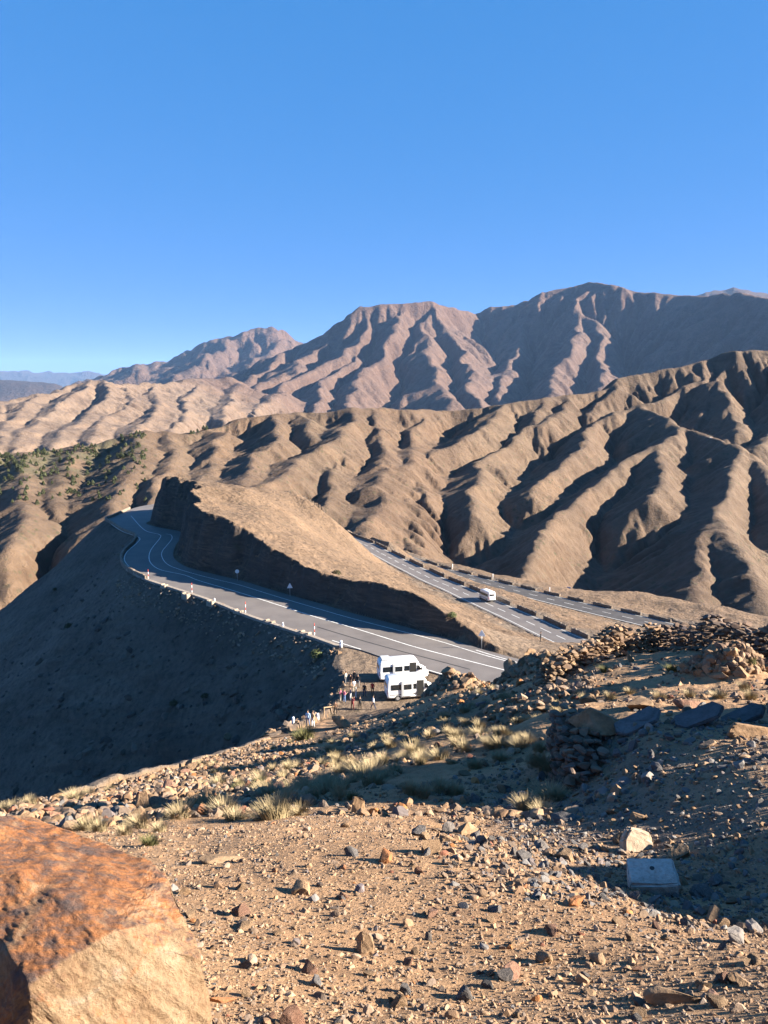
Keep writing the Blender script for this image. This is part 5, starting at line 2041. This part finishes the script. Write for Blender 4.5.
t = NT('weathered_boulder')
c = t.coord()
mp = t.n('ShaderNodeMapping')
mp.inputs['Rotation'].default_value = (0.4, 0.3, 0.6)
mp.inputs['Scale'].default_value = (1.0, 2.2, 1.4)
t.l(c, mp.inputs['Vector'])
n1 = t.noise(4.5, 9, 0.68, mp.outputs[0], 0.8)
n2 = t.noise(16, 8, 0.7, mp.outputs[0], 0.4)
n3 = t.noise(70, 5, 0.7, c)
g = t.n('ShaderNodeNewGeometry')
dp = t.n('ShaderNodeVectorMath', operation='DOT_PRODUCT')
t.l(g.outputs['Normal'], dp.inputs[0])
dp.inputs[1].default_value = (-0.25, -0.1, 0.96)
rust = t.ramp(n1, [(0.30, (0.070, 0.048, 0.042)), (0.42, (0.122, 0.061, 0.038)), (0.52, (0.281, 0.108, 0.035)), (0.66, (0.337, 0.155, 0.061)), (0.8, (0.263, 0.178, 0.112))])
rust = t.mix(t.ramp(n2, [(0.46, 0.0), (0.62, 0.85)]), rust, (0.079, 0.058, 0.052))
pale = t.ramp(n1, [(0.28, (0.140, 0.075, 0.037)), (0.45, (0.210, 0.130, 0.069)), (0.6, (0.238, 0.163, 0.096)), (0.75, (0.294, 0.234, 0.181))])
pale = t.mix(t.ramp(n2, [(0.54, 0.0), (0.70, 0.7)]), pale, (0.133, 0.065, 0.031))
n4 = t.noise(3.4, 7, 0.68, c, 0.8)
e = t.math('ADD', dp.outputs['Value'], t.math('MULTIPLY', t.math('SUBTRACT', n4, 0.5), 2.6))
col = t.mix(t.ramp(e, [(0.36, 0.0), (0.74, 1.0)]), pale, rust)
col = t.mix(1.0, col, t.ramp(n3, [(0.3, (0.72, 0.7, 0.7)), (0.5, (1, 1, 1)), (0.75, (1.2, 1.2, 1.2))]), 'MULTIPLY')
vr = t.n('ShaderNodeTexVoronoi', feature='DISTANCE_TO_EDGE')
vr.inputs['Scale'].default_value = 7.0
t.l(mp.outputs[0], vr.inputs['Vector'])
crk = t.ramp(vr.outputs['Distance'], [(0.0, 0.0), (0.03, 1.0)])
nb = t.bump(n1, 0.03, 0.8)
nb = t.bump(n2, 0.02, 1.0, nb)
nb = t.bump(n3, 0.005, 1.0, nb)
M_BOULDER = t.out(col, nb, 0.75)
t.b.inputs['Specular IOR Level'].default_value = 0.35
top = [(-80, 818, 2.75), (0, 824, 2.70), (32, 816, 2.68), (70, 831, 2.60), (115, 852, 2.42), (152, 862, 2.30), (168, 878, 2.22)]
front = [(185, 915, 2.10), (202, 960, 2.02), (206, 1010, 1.98), (112, 932, 2.0), (30, 982, 1.96), (30, 1030, 1.93), (205, 1090, 1.95), (120, 1100, 1.86), (40, 1090, 1.88), (-60, 960, 2.5), (-90, 1080, 2.4), (60, 955, 2.0)]
bp = [at(*q) for q in top + front]
bp += [at(-80, 880, 3.1) + np.array([0, 0, -0.3]), at(60, 880, 3.05) + np.array([0, 0, -0.35]), at(150, 900, 2.75) + np.array([0, 0, -0.3]), np.array([-0.75, 1.95, -2.6]), np.array([-1.6, 2.0, -2.6]), np.array([-0.62, 2.3, -2.6]), np.array([-1.7, 2.7, -2.6])]
b = hull_rock('boulder', bp, M_BOULDER, 6, 0.018, 3)
tag(b, 'huge close boulder with a rusty orange top and pale broken face', 'boulder')

# ------------------------------------------------------------------ ruined dry stone walls
def dry_wall(name, line, h0, h1, thick, ssize, label, seed, pal, slope_end=0.0, ragged=0.25):
    """stacked stones along a ground line; line: 3-D points at the wall's foot"""
    P = resample(np.array(line), 0.1)
    s = np.concatenate([[0], np.cumsum(np.linalg.norm(np.diff(P[:, :2], axis=0), axis=1))])
    hp = Heap(2, 12, seed, 10)
    L = s[-1]
    r = hp.r
    hmax = max(h0, h1) * (1 + ragged)
    lz = ssize * 0.62
    nlay = int(hmax / lz) + 1
    for k in range(nlay):
        u = r.uniform(0, ssize)
        while u < L:
            w = ssize * r.uniform(0.75, 1.7)
            q = np.array([np.interp(u, s, P[:, i]) for i in range(3)])
            q2 = np.array([np.interp(min(L, u + 0.3), s, P[:, i]) for i in range(3)])
            q1 = np.array([np.interp(max(0, u - 0.3), s, P[:, i]) for i in range(3)])
            d = (q2 - q1)[:2]
            d /= np.linalg.norm(d) + 1e-9
            nrm = np.array([d[1], -d[0]])
            H = (h0 + (h1 - h0) * u / L) * (1 + ragged * math.sin(u * 1.7 + seed) * 0.6 + ragged * float(perlin(np.array([u * 0.9]), np.array([seed * 3.3]), 7)[0]))
            if k * lz < H:
                tk = thick * (1 - 0.18 * k * lz / hmax)
                for off in np.arange(-0.5, 0.51, max(0.25, min(0.5, ssize / tk))):
                    x, y = q[:2] + nrm * off * tk + r.normal(0, 0.02, 2)
                    hp.add((x, y, q[2] + k * lz + lz * 0.35 + r.normal(0, 0.02)), w * 0.62, pal, 0.10, (1.05, 0.95, 0.62), None)
            u += w * 0.92
    o = hp.build(name)
    tag(o, label, 'wall')
    return o


SHADEW = [(0.13, 0.085, 0.06), (0.10, 0.07, 0.052), (0.155, 0.105, 0.07), (0.115, 0.085, 0.07)]  # darker copy of the wall stone, shade put into its colour


def gp(a, b, d):
    p = at(a, b, d)
    p[2] = float(GND_Z(p[0], p[1])) - 0.05
    return p


w_a, w_b = at(592, 806, 10.6), at(566, 760, 13.0)
for q, zz in ((w_a, 0), (w_b, 0)):
    q[2] = float(GND_Z(q[0] - 0.6, q[1])) - 0.1
zt = at(575, 738, 11.6)[2]
dry_wall('dry_stone_wall', [w_a, (w_a + w_b) / 2, w_b], zt - w_a[2], zt - w_b[2] - 0.05, 0.6, 0.17, 'broken end of a dry stone retaining wall with its dark left face showing', 31, SHADEW, ragged=0.05)
dry_wall('dry_stone_wall', [gp(546, 690, 28), gp(585, 680, 29.8), gp(620, 672, 31.6), gp(655, 665, 33.2)], 0.75, 1.35, 0.8, 0.26, 'sunlit ruined rubble wall left of the long shaded wall', 32, LITW, ragged=0.3)
dry_wall('dry_stone_wall', [gp(654, 665, 33.6), gp(690, 660, 31.5), gp(730, 655, 29.5), gp(790, 655, 27.5), gp(860, 655, 25.5)], 1.2, 1.3, 0.8, 0.26, 'long ruined wall in black shadow along the top right ridge', 33, SHADEW, ragged=0.22)

# slabs, the flat boulder on the wall, the concrete block
def slab(name, p, size, rot, mat, label, cat, seed, bev=0.03, out=None):
    r = np.random.default_rng(seed)
    n = 9
    ang = np.sort(r.uniform(0, 2 * math.pi, n)) if out is None else None
    pts = [(0.5 * math.cos(a) * r.uniform(.85, 1.05), 0.5 * math.sin(a) * r.uniform(.85, 1.05)) for a in ang] if out is None else out
    bm = bmesh.new()
    vs = [bm.verts.new((x * size[0], y * size[1], 0)) for x, y in pts]
    f = bm.faces.new(vs)
    ex = bmesh.ops.extrude_face_region(bm, geom=[f])
    for q in ex['geom']:
        if isinstance(q, bmesh.types.BMVert):
            q.co.z += size[2]
    bmesh.ops.recalc_face_normals(bm, faces=bm.faces)
    bmesh.ops.bevel(bm, geom=bm.edges[:], offset=bev, segments=2, affect='EDGES')
    bmesh.ops.triangulate(bm, faces=bm.faces)
    bmesh.ops.subdivide_edges(bm, edges=bm.edges, cuts=2)
    for v in bm.verts:
        v.co += Vector([r.normal(0, 0.004) for _ in range(3)])
    me = bpy.data.meshes.new(name)
    bm.to_mesh(me)
    bm.free()
    o = link(name, me, mat)
    o.location = tuple(p)
    o.rotation_euler = rot
    tag(o, label, cat)
    return o


quad = [(-0.5, -0.1), (-0.36, -0.5), (0.30, -0.5), (0.52, -0.05), (0.40, 0.46), (-0.42, 0.46)]
M_SLAB = mat_rock('slate', (0.07, 0.068, 0.07), (0.095, 0.092, 0.094), (0.125, 0.12, 0.12), 3.0, 0.015)
p = npt(638, 727)
slab('stone_slab', p + np.array([0, 0, .06]), (0.80, 0.44, 0.06), (RAD(2), RAD(-25), RAD(6)), M_SLAB, 'flat dark slab lying tilted, nearer the flat-topped boulder', 'slab', 41, 0.015, quad)
p = npt(699, 724)
slab('stone_slab', p + np.array([0, 0, .11]), (0.78, 0.46, 0.06), (RAD(2), RAD(-25), RAD(-4)), M_SLAB, 'flat dark slab with a straight top edge, middle one of the row of three', 'slab', 42, 0.015, quad)
p = npt(744, 722)
slab('stone_slab', p + np.array([0, 0, .06]), (0.72, 0.40, 0.09), (RAD(1), RAD(-25), RAD(3)), M_SLAB, 'low flat dark slab at the right end of the row of three', 'slab', 43, 0.015, quad)
p = at(594, 724, 12.1)
p[2] = zt + 0.10
stone('boulder', p, 0.52, M_TANR, 'flat-topped tan boulder lying on top of the wall stub', 'boulder', None, 61, (0.05, 0.05, -0.3), (1.0, .75, .55), 5, 0.8, 10, 0.06)
p = npt(653, 892)
M_CONC = mat_rock('old_concrete', (0.26, 0.235, 0.205), (0.38, 0.35, 0.31), (0.44, 0.41, 0.37), 5.0, 0.02)
sq = [(-0.5, -0.46), (0.47, -0.5), (0.5, 0.44), (-0.44, 0.5)]
cb = slab('concrete_block', p + np.array([0, 0, -0.01]), (0.37, 0.30, 0.20), (RAD(6), RAD(-8), RAD(-8)), M_CONC, 'pale square concrete block with a small hole, lying in the shaded hollow', 'block', 44, 0.016, sq)
m = MB()
m.tube((0.01, 0.02, 0.196), (0.01, 0.02, 0.206), 0.018, n=10)  # black disc painted as the shade inside a small hole
m.build('hole', M_BLACK, cb)
p = npt(636, 850)
slab('stone', p + np.array([0, 0.05, 0.0]), (0.33, 0.36, 0.11), (RAD(62), RAD(6), RAD(8)), M_PALE, 'upright beige slab of stone, half lit, above the concrete block', 'stone', 45, 0.025, [(-0.5, -0.5), (0.3, -0.5), (0.5, 0.1), (0.34, 0.45), (-0.25, 0.5), (-0.48, 0.2)])

# outcrops and heaps of boulders, each boulder its own
def outcrop(lst, group, label_f, mat=M_TANR):
    for i, (a, b, d, w) in enumerate(lst):
        p = at(a, b, d)
        s = psize(p, w)
        g = float(GND_Z(p[0], p[1]))
        stone('boulder', (p[0], p[1], g + s * 0.22), s * R5.uniform(0.85, 1.2), mat, label_f, 'boulder', group, 1300 + int(a * 7 + b), (R5.normal(0, .3), R5.normal(0, .3), R5.uniform(0, 6.28)), (1.1, 0.95, 0.85), 4, 0.9, 14, 0.2)


outcrop([(436, 683, 68, 13), (444, 680, 67, 14), (452, 677, 66, 15), (462, 675, 65, 16), (470, 678, 64, 15), (480, 679, 63, 16), (489, 683, 62, 14), (494, 690, 61, 12), (448, 692, 62, 18), (466, 691, 60, 20), (480, 692, 59, 18), (435, 693, 64, 12)],
        'boulders of the small outcrop by the vans', 'rough boulder of the lit outcrop in front of the lower van')
outcrop([(506, 676, 46, 20), (516, 670, 46, 22), (528, 666, 46, 22), (540, 668, 45, 20), (552, 672, 44, 22), (510, 690, 43, 26), (526, 686, 42, 28), (543, 684, 41, 24), (500, 686, 45, 16), (558, 680, 40, 18), (533, 676, 44, 24)],
        'boulders of the bigger outcrop', 'rough boulder of the bigger outcrop, lit on top and dark on its left side')
outcrop([(693, 672, 25, 22), (704, 662, 25.5, 26), (716, 658, 26, 24), (728, 662, 26, 22), (738, 668, 25.5, 24), (748, 674, 25, 22), (757, 680, 24.5, 20), (712, 674, 24.5, 26), (727, 676, 24, 24), (700, 684, 23.5, 16), (742, 684, 23.5, 18), (760, 662, 27, 22), (685, 682, 24, 16), (718, 686, 23.3, 18)],
        'boulders heaped before the shaded wall', 'tan boulder of the sunlit heap in front of the long shaded wall')

# ------------------------------------------------------------------ dry grass
def tuft_mesh(name, seed, blades=170, h=0.5, spread=0.28, lean=0.5):
    r = np.random.default_rng(seed)
    v, f, c = [], [], []
    for i in range(blades):
        a = r.uniform(0, 6.28)
        d = spread * math.sqrt(r.random()) * 0.55
        x0, y0 = d * math.cos(a), d * math.sin(a)
        hh = h * r.uniform(0.5, 1.1)
        ln = lean * r.uniform(0.2, 1.0) * (0.4 + d / spread)
        w = 0.0055 * r.uniform(0.8, 1.6)
        px_, py_ = -math.sin(a) * w, math.cos(a) * w
        pts = []
        for k in range(4):
            t_ = k / 3
            q = ln * hh * t_ * t_
            pts.append((x0 + math.cos(a) * q, y0 + math.sin(a) * q, hh * t_ * (1 - 0.25 * ln * t_)))
        b = len(v)
        for k, q in enumerate(pts):
            ww = 1 - 0.8 * k / 3
            v += [(q[0] - px_ * ww, q[1] - py_ * ww, q[2]), (q[0] + px_ * ww, q[1] + py_ * ww, q[2])]
        for k in range(3):
            f.append((b + 2 * k, b + 2 * k + 1, b + 2 * k + 3, b + 2 * k + 2))
    return np_mesh(name, v, f, True)


def mat_leaf(name, lo, hi):
    t = NT(name)
    oi = t.n('ShaderNodeObjectInfo')
    c = t.coord()
    n_ = t.noise(5, 3, 0.6, c)
    col = t.mix(t.math('ADD', t.math('MULTIPLY', oi.outputs['Random'], 0.6), t.math('MULTIPLY', n_, 0.4)), lo, hi)
    t.b.inputs['Specular IOR Level'].default_value = 0.15
    return t.out(col, None, 0.85)


M_STRAW = mat_leaf('straw', (0.20, 0.155, 0.085), (0.33, 0.26, 0.155))
M_OLIVE = mat_leaf('olive_leaf', (0.075, 0.075, 0.03), (0.13, 0.12, 0.05))
T_STRAW = [tuft_mesh('grass_tuft', 20 + i, 420, 0.30 + 0.05 * (i % 3), 0.40, 0.95) for i in range(5)]
T_OLIVE = [tuft_mesh('shrub', 40 + i, 420, 0.30, 0.36, 0.9) for i in range(3)]
for me in T_STRAW:
    me.materials.append(M_STRAW)
for me in T_OLIVE:
    me.materials.append(M_OLIVE)


def put(me, p, s, label, cat, group, name):
    o = bpy.data.objects.new(name, me)
    COL.objects.link(o)
    o.location = tuple(p)
    o.rotation_euler = (R5.normal(0, .1), R5.normal(0, .1), R5.uniform(0, 6.28))
    o.scale = (s * R5.uniform(.9, 1.3), s * R5.uniform(.9, 1.3), s * R5.uniform(.8, 1.15))
    tag(o, label, cat, group)
    return o


SPOT = [(210, 808, 34), (225, 815, 30), (196, 812, 24), (303, 796, 24), (312, 800, 20), (180, 818, 22), (88, 829, 26), (100, 832, 22), (75, 800, 18), (88, 797, 14), (110, 792, 12), (410, 793, 24), (425, 797, 22), (440, 792, 26),
        (455, 795, 24), (545, 770, 26), (535, 766, 22), (555, 774, 20), (372, 768, 18), (385, 765, 18), (350, 772, 18), (325, 785, 20), (340, 800, 22), (300, 815, 20), (280, 818, 20), (395, 775, 20), (420, 765, 18), (440, 760, 20),
        (465, 752, 18), (490, 748, 18), (500, 760, 20), (475, 768, 20), (360, 745, 12), (375, 750, 12), (390, 748, 13), (405, 740, 13), (430, 738, 14), (450, 735, 14), (330, 752, 13), (310, 760, 14), (340, 762, 14), (290, 770, 14), (12, 812, 22), (0, 815, 20), (30, 806, 16),
        (140, 828, 22), (125, 835, 20), (160, 832, 18), (520, 742, 18), (505, 735, 16), (480, 730, 14), (585, 703, 14), (610, 700, 13), (660, 700, 16), (720, 698, 16), (750, 700, 18), (745, 690, 14), (690, 698, 14), (630, 694, 12), (570, 715, 14), (540, 752, 18)]
for a, b_, w in SPOT:
    p = npt(a, b_)
    put(T_STRAW[R5.integers(5)], p, min(1.3, psize(p, w) * 2 / 0.62), 'pale dry grass tuft on the stony slope between the near dirt and the vans', 'grass tuft', 'dry grass tufts', 'grass_tuft')
k = 0
while k < 120:
    az = math.radians(R5.uniform(-15, 15))
    rr = math.exp(R5.uniform(math.log(9.5), math.log(52)))
    x, y = rr * math.sin(az), rr * math.cos(az)
    if not inpoly(np.array([x]), np.array([y]), EDGE_POLY)[0] or perlin(np.array([x / 4.5]), np.array([y / 4.5]), 88)[0] < -0.05:
        continue
    put(T_STRAW[R5.integers(5)], (x, y, float(GND_Z(x, y)) - 0.02), R5.uniform(0.45, 1.0), 'pale dry grass tuft on the stony slope between the near dirt and the vans', 'grass tuft', 'dry grass tufts', 'grass_tuft')
    k += 1
for a, b_, w, lab in [(150, 846, 20, 'olive green clump behind the huge boulder'), (240, 790, 14, 'low green clump at the edge of the rubble'), (262, 786, 14, 'green clump among the rubble right of the tall straw tufts'), (305, 740, 22, 'rounded yellow green shrub below the couple on the path'),
                      (352, 800, 14, 'low olive clump beside the blocky brown stone'), (250, 800, 14, 'olive clump between tall straw and the dark strip'), (605, 672, 12, 'dark green clump at the foot of the sunlit rubble wall'), (672, 672, 16, 'green clump in the angle of the shaded wall'), (750, 664, 16, 'green clump beside the boulder heap at the right edge')]:
    p = npt(a, b_)
    put(T_OLIVE[R5.integers(3)], p, psize(p, w) * 2 / 0.55, lab, 'shrub', None, 'shrub')


def dome_bush(p, s, label, mat):
    r = np.random.default_rng(int(abs(p[0]) * 100) % 9999)
    v, f = [], []
    for i in range(520):
        d = r.normal(size=3)
        d /= np.linalg.norm(d)
        d[2] = abs(d[2])
        q = d * r.uniform(0.6, 1.0)
        u = r.normal(size=3)
        u /= np.linalg.norm(u)
        w_ = np.cross(u, d)
        k_ = len(v)
        a_ = 0.09
        v += [tuple(q - u * a_), tuple(q + w_ * a_), tuple(q + u * a_), tuple(q - w_ * a_)]
        f.append((k_, k_ + 1, k_ + 2, k_ + 3))
    o = link('bush', np_mesh('bush', v, f, False), mat)
    o.location = tuple(p)
    o.scale = (s, s, s * 0.9)
    tag(o, label, 'bush')


M_BUSH = mat_leaf('dark_bush_leaf', (0.030, 0.032, 0.014), (0.06, 0.055, 0.026))
M_BUSH2 = mat_leaf('green_bush_leaf', (0.07, 0.085, 0.03), (0.10, 0.11, 0.045))
p = gpt(336.5, 574, 85, 250)
dome_bush(p, 0.9, 'round dark bush on the sunlit hilltop near the crest of the rock cut', M_BUSH)
p = gpt(452, 617, 85, 250)
dome_bush(p, 0.8, 'small green bush at the lower end of the rock cut crest', M_BUSH2)
p = gpt(317, 656, 64, 160)
dome_bush(p, 1.1, 'round green bush on the slope below the last snow pole', M_BUSH2)
for a, b_, s, lab in [(69, 627, 1.0, 'dark bush, upper one on the shaded slope'), (174, 705, 0.8, 'dark bush low down on the shaded slope'), (55, 590, 0.7, 'small dark bush near the skyline of the shaded slope'), (205, 697, 0.7, 'dark bush in the lower middle of the shaded slope')]:
    p = gpt(a, b_, 62, 300)
    dome_bush(p, s, lab, M_BUSH)

# ------------------------------------------------------------------ conifers on the left hill
def tree_mesh(seed):
    r = np.random.default_rng(seed)
    v, f = [], []
    for i in range(240):
        z = r.random() ** 0.8
        rad = 0.42 * (1 - z) ** 0.6 * math.sqrt(r.uniform(0.25, 1))
        a = r.uniform(0, 6.28)
        q = np.array([rad * math.cos(a), rad * math.sin(a), 0.12 + 0.9 * z])
        u = r.normal(size=3)
        u /= np.linalg.norm(u)
        w_ = np.cross(u, r.normal(size=3))
        w_ /= np.linalg.norm(w_)
        s = 0.085
        k_ = len(v)
        v += [tuple(q - u * s), tuple(q + w_ * s), tuple(q + u * s), tuple(q - w_ * s)]
        f.append((k_, k_ + 1, k_ + 2, k_ + 3))
    return np_mesh('crown', v, f, False)


M_TREE = mat_leaf('conifer_needles', (0.045, 0.055, 0.024), (0.085, 0.092, 0.045))
M_BARK = plain('bark', (0.09, 0.065, 0.045), 0.9)
TREES = [tree_mesh(70 + i) for i in range(4)]
for me in TREES:
    me.materials.append(M_TREE)
_m = MB()
_m.tube((0, 0, -0.1), (0, 0, 0.55), 0.035, 0.015, 6)
trunk_o = _m.build('trunk', M_BARK)
trunk_me = trunk_o.data
bpy.data.objects.remove(trunk_o)


def fpt(a, b, d0, d1):
    v = ray(a, b)
    hv = math.hypot(v[0], v[1])
    ds = np.exp(np.linspace(math.log(d0), math.log(d1), 500))
    x, y, z = v[0] / hv * ds, v[1] / hv * ds, v[2] / hv * ds
    g = FAR_Z(x, y)
    k = int(np.argmax(z < g))
    return None if z[k] >= g[k] else np.array([x[k], y[k], g[k]])


cnt = 0
tries = 0
while cnt < 285 and tries < 6000:
    tries += 1
    a, b_ = R5.uniform(-12, 146), R5.uniform(432, 505)
    # thick along the crest and in the hollows right of it, thinning downhill
    crest = np.interp(a, [0, 40, 88, 112, 140], [456, 452, 445, 438, 431])
    t_ = (b_ - crest) / 60
    if t_ < 0.01 or R5.random() > math.exp(-t_ * 2.0) * (0.35 + 0.9 * float(sm(-0.2, 0.3, perlin(np.array([a / 14.0]), np.array([b_ / 9.0]), 99))[0])):
        continue
    p = fpt(a, b_, 380, 900)
    if p is None:
        continue
    h = R5.uniform(1.8, 3.9)
    e = empty('conifer', (p[0], p[1], p[2] - 0.2), R5.uniform(0, 6.28))
    e.scale = (h * R5.uniform(0.9, 1.3), h * R5.uniform(0.9, 1.3), h)
    o = bpy.data.objects.new('crown', TREES[R5.integers(4)])
    COL.objects.link(o)
    o.parent = e
    o = bpy.data.objects.new('trunk', trunk_me)
    COL.objects.link(o)
    o.parent = e
    tag(e, 'small dark green conifer on the far left hillside', 'tree', 'conifers of the left hillside')
    cnt += 1
for i in range(14):
    a = 192 + i * 2.6 + R5.normal(0, .8)
    b_ = np.interp(a, [192, 231], [433, 421.5]) + R5.uniform(0, 2)
    p = fpt(a, b_, 500, 1000)
    if p is None:
        continue
    h = R5.uniform(2.6, 4.2)
    e = empty('conifer', (p[0], p[1], p[2] - 0.2), R5.uniform(0, 6.28))
    e.scale = (h * 1.1, h * 1.1, h)
    o = bpy.data.objects.new('crown', TREES[i % 4])
    COL.objects.link(o)
    o.parent = e
    o = bpy.data.objects.new('trunk', trunk_me)
    COL.objects.link(o)
    o.parent = e
    tag(e, 'tiny dark conifer of the thin row on the ridge crest right of the green hill', 'tree', 'conifers in the thin ridge row')
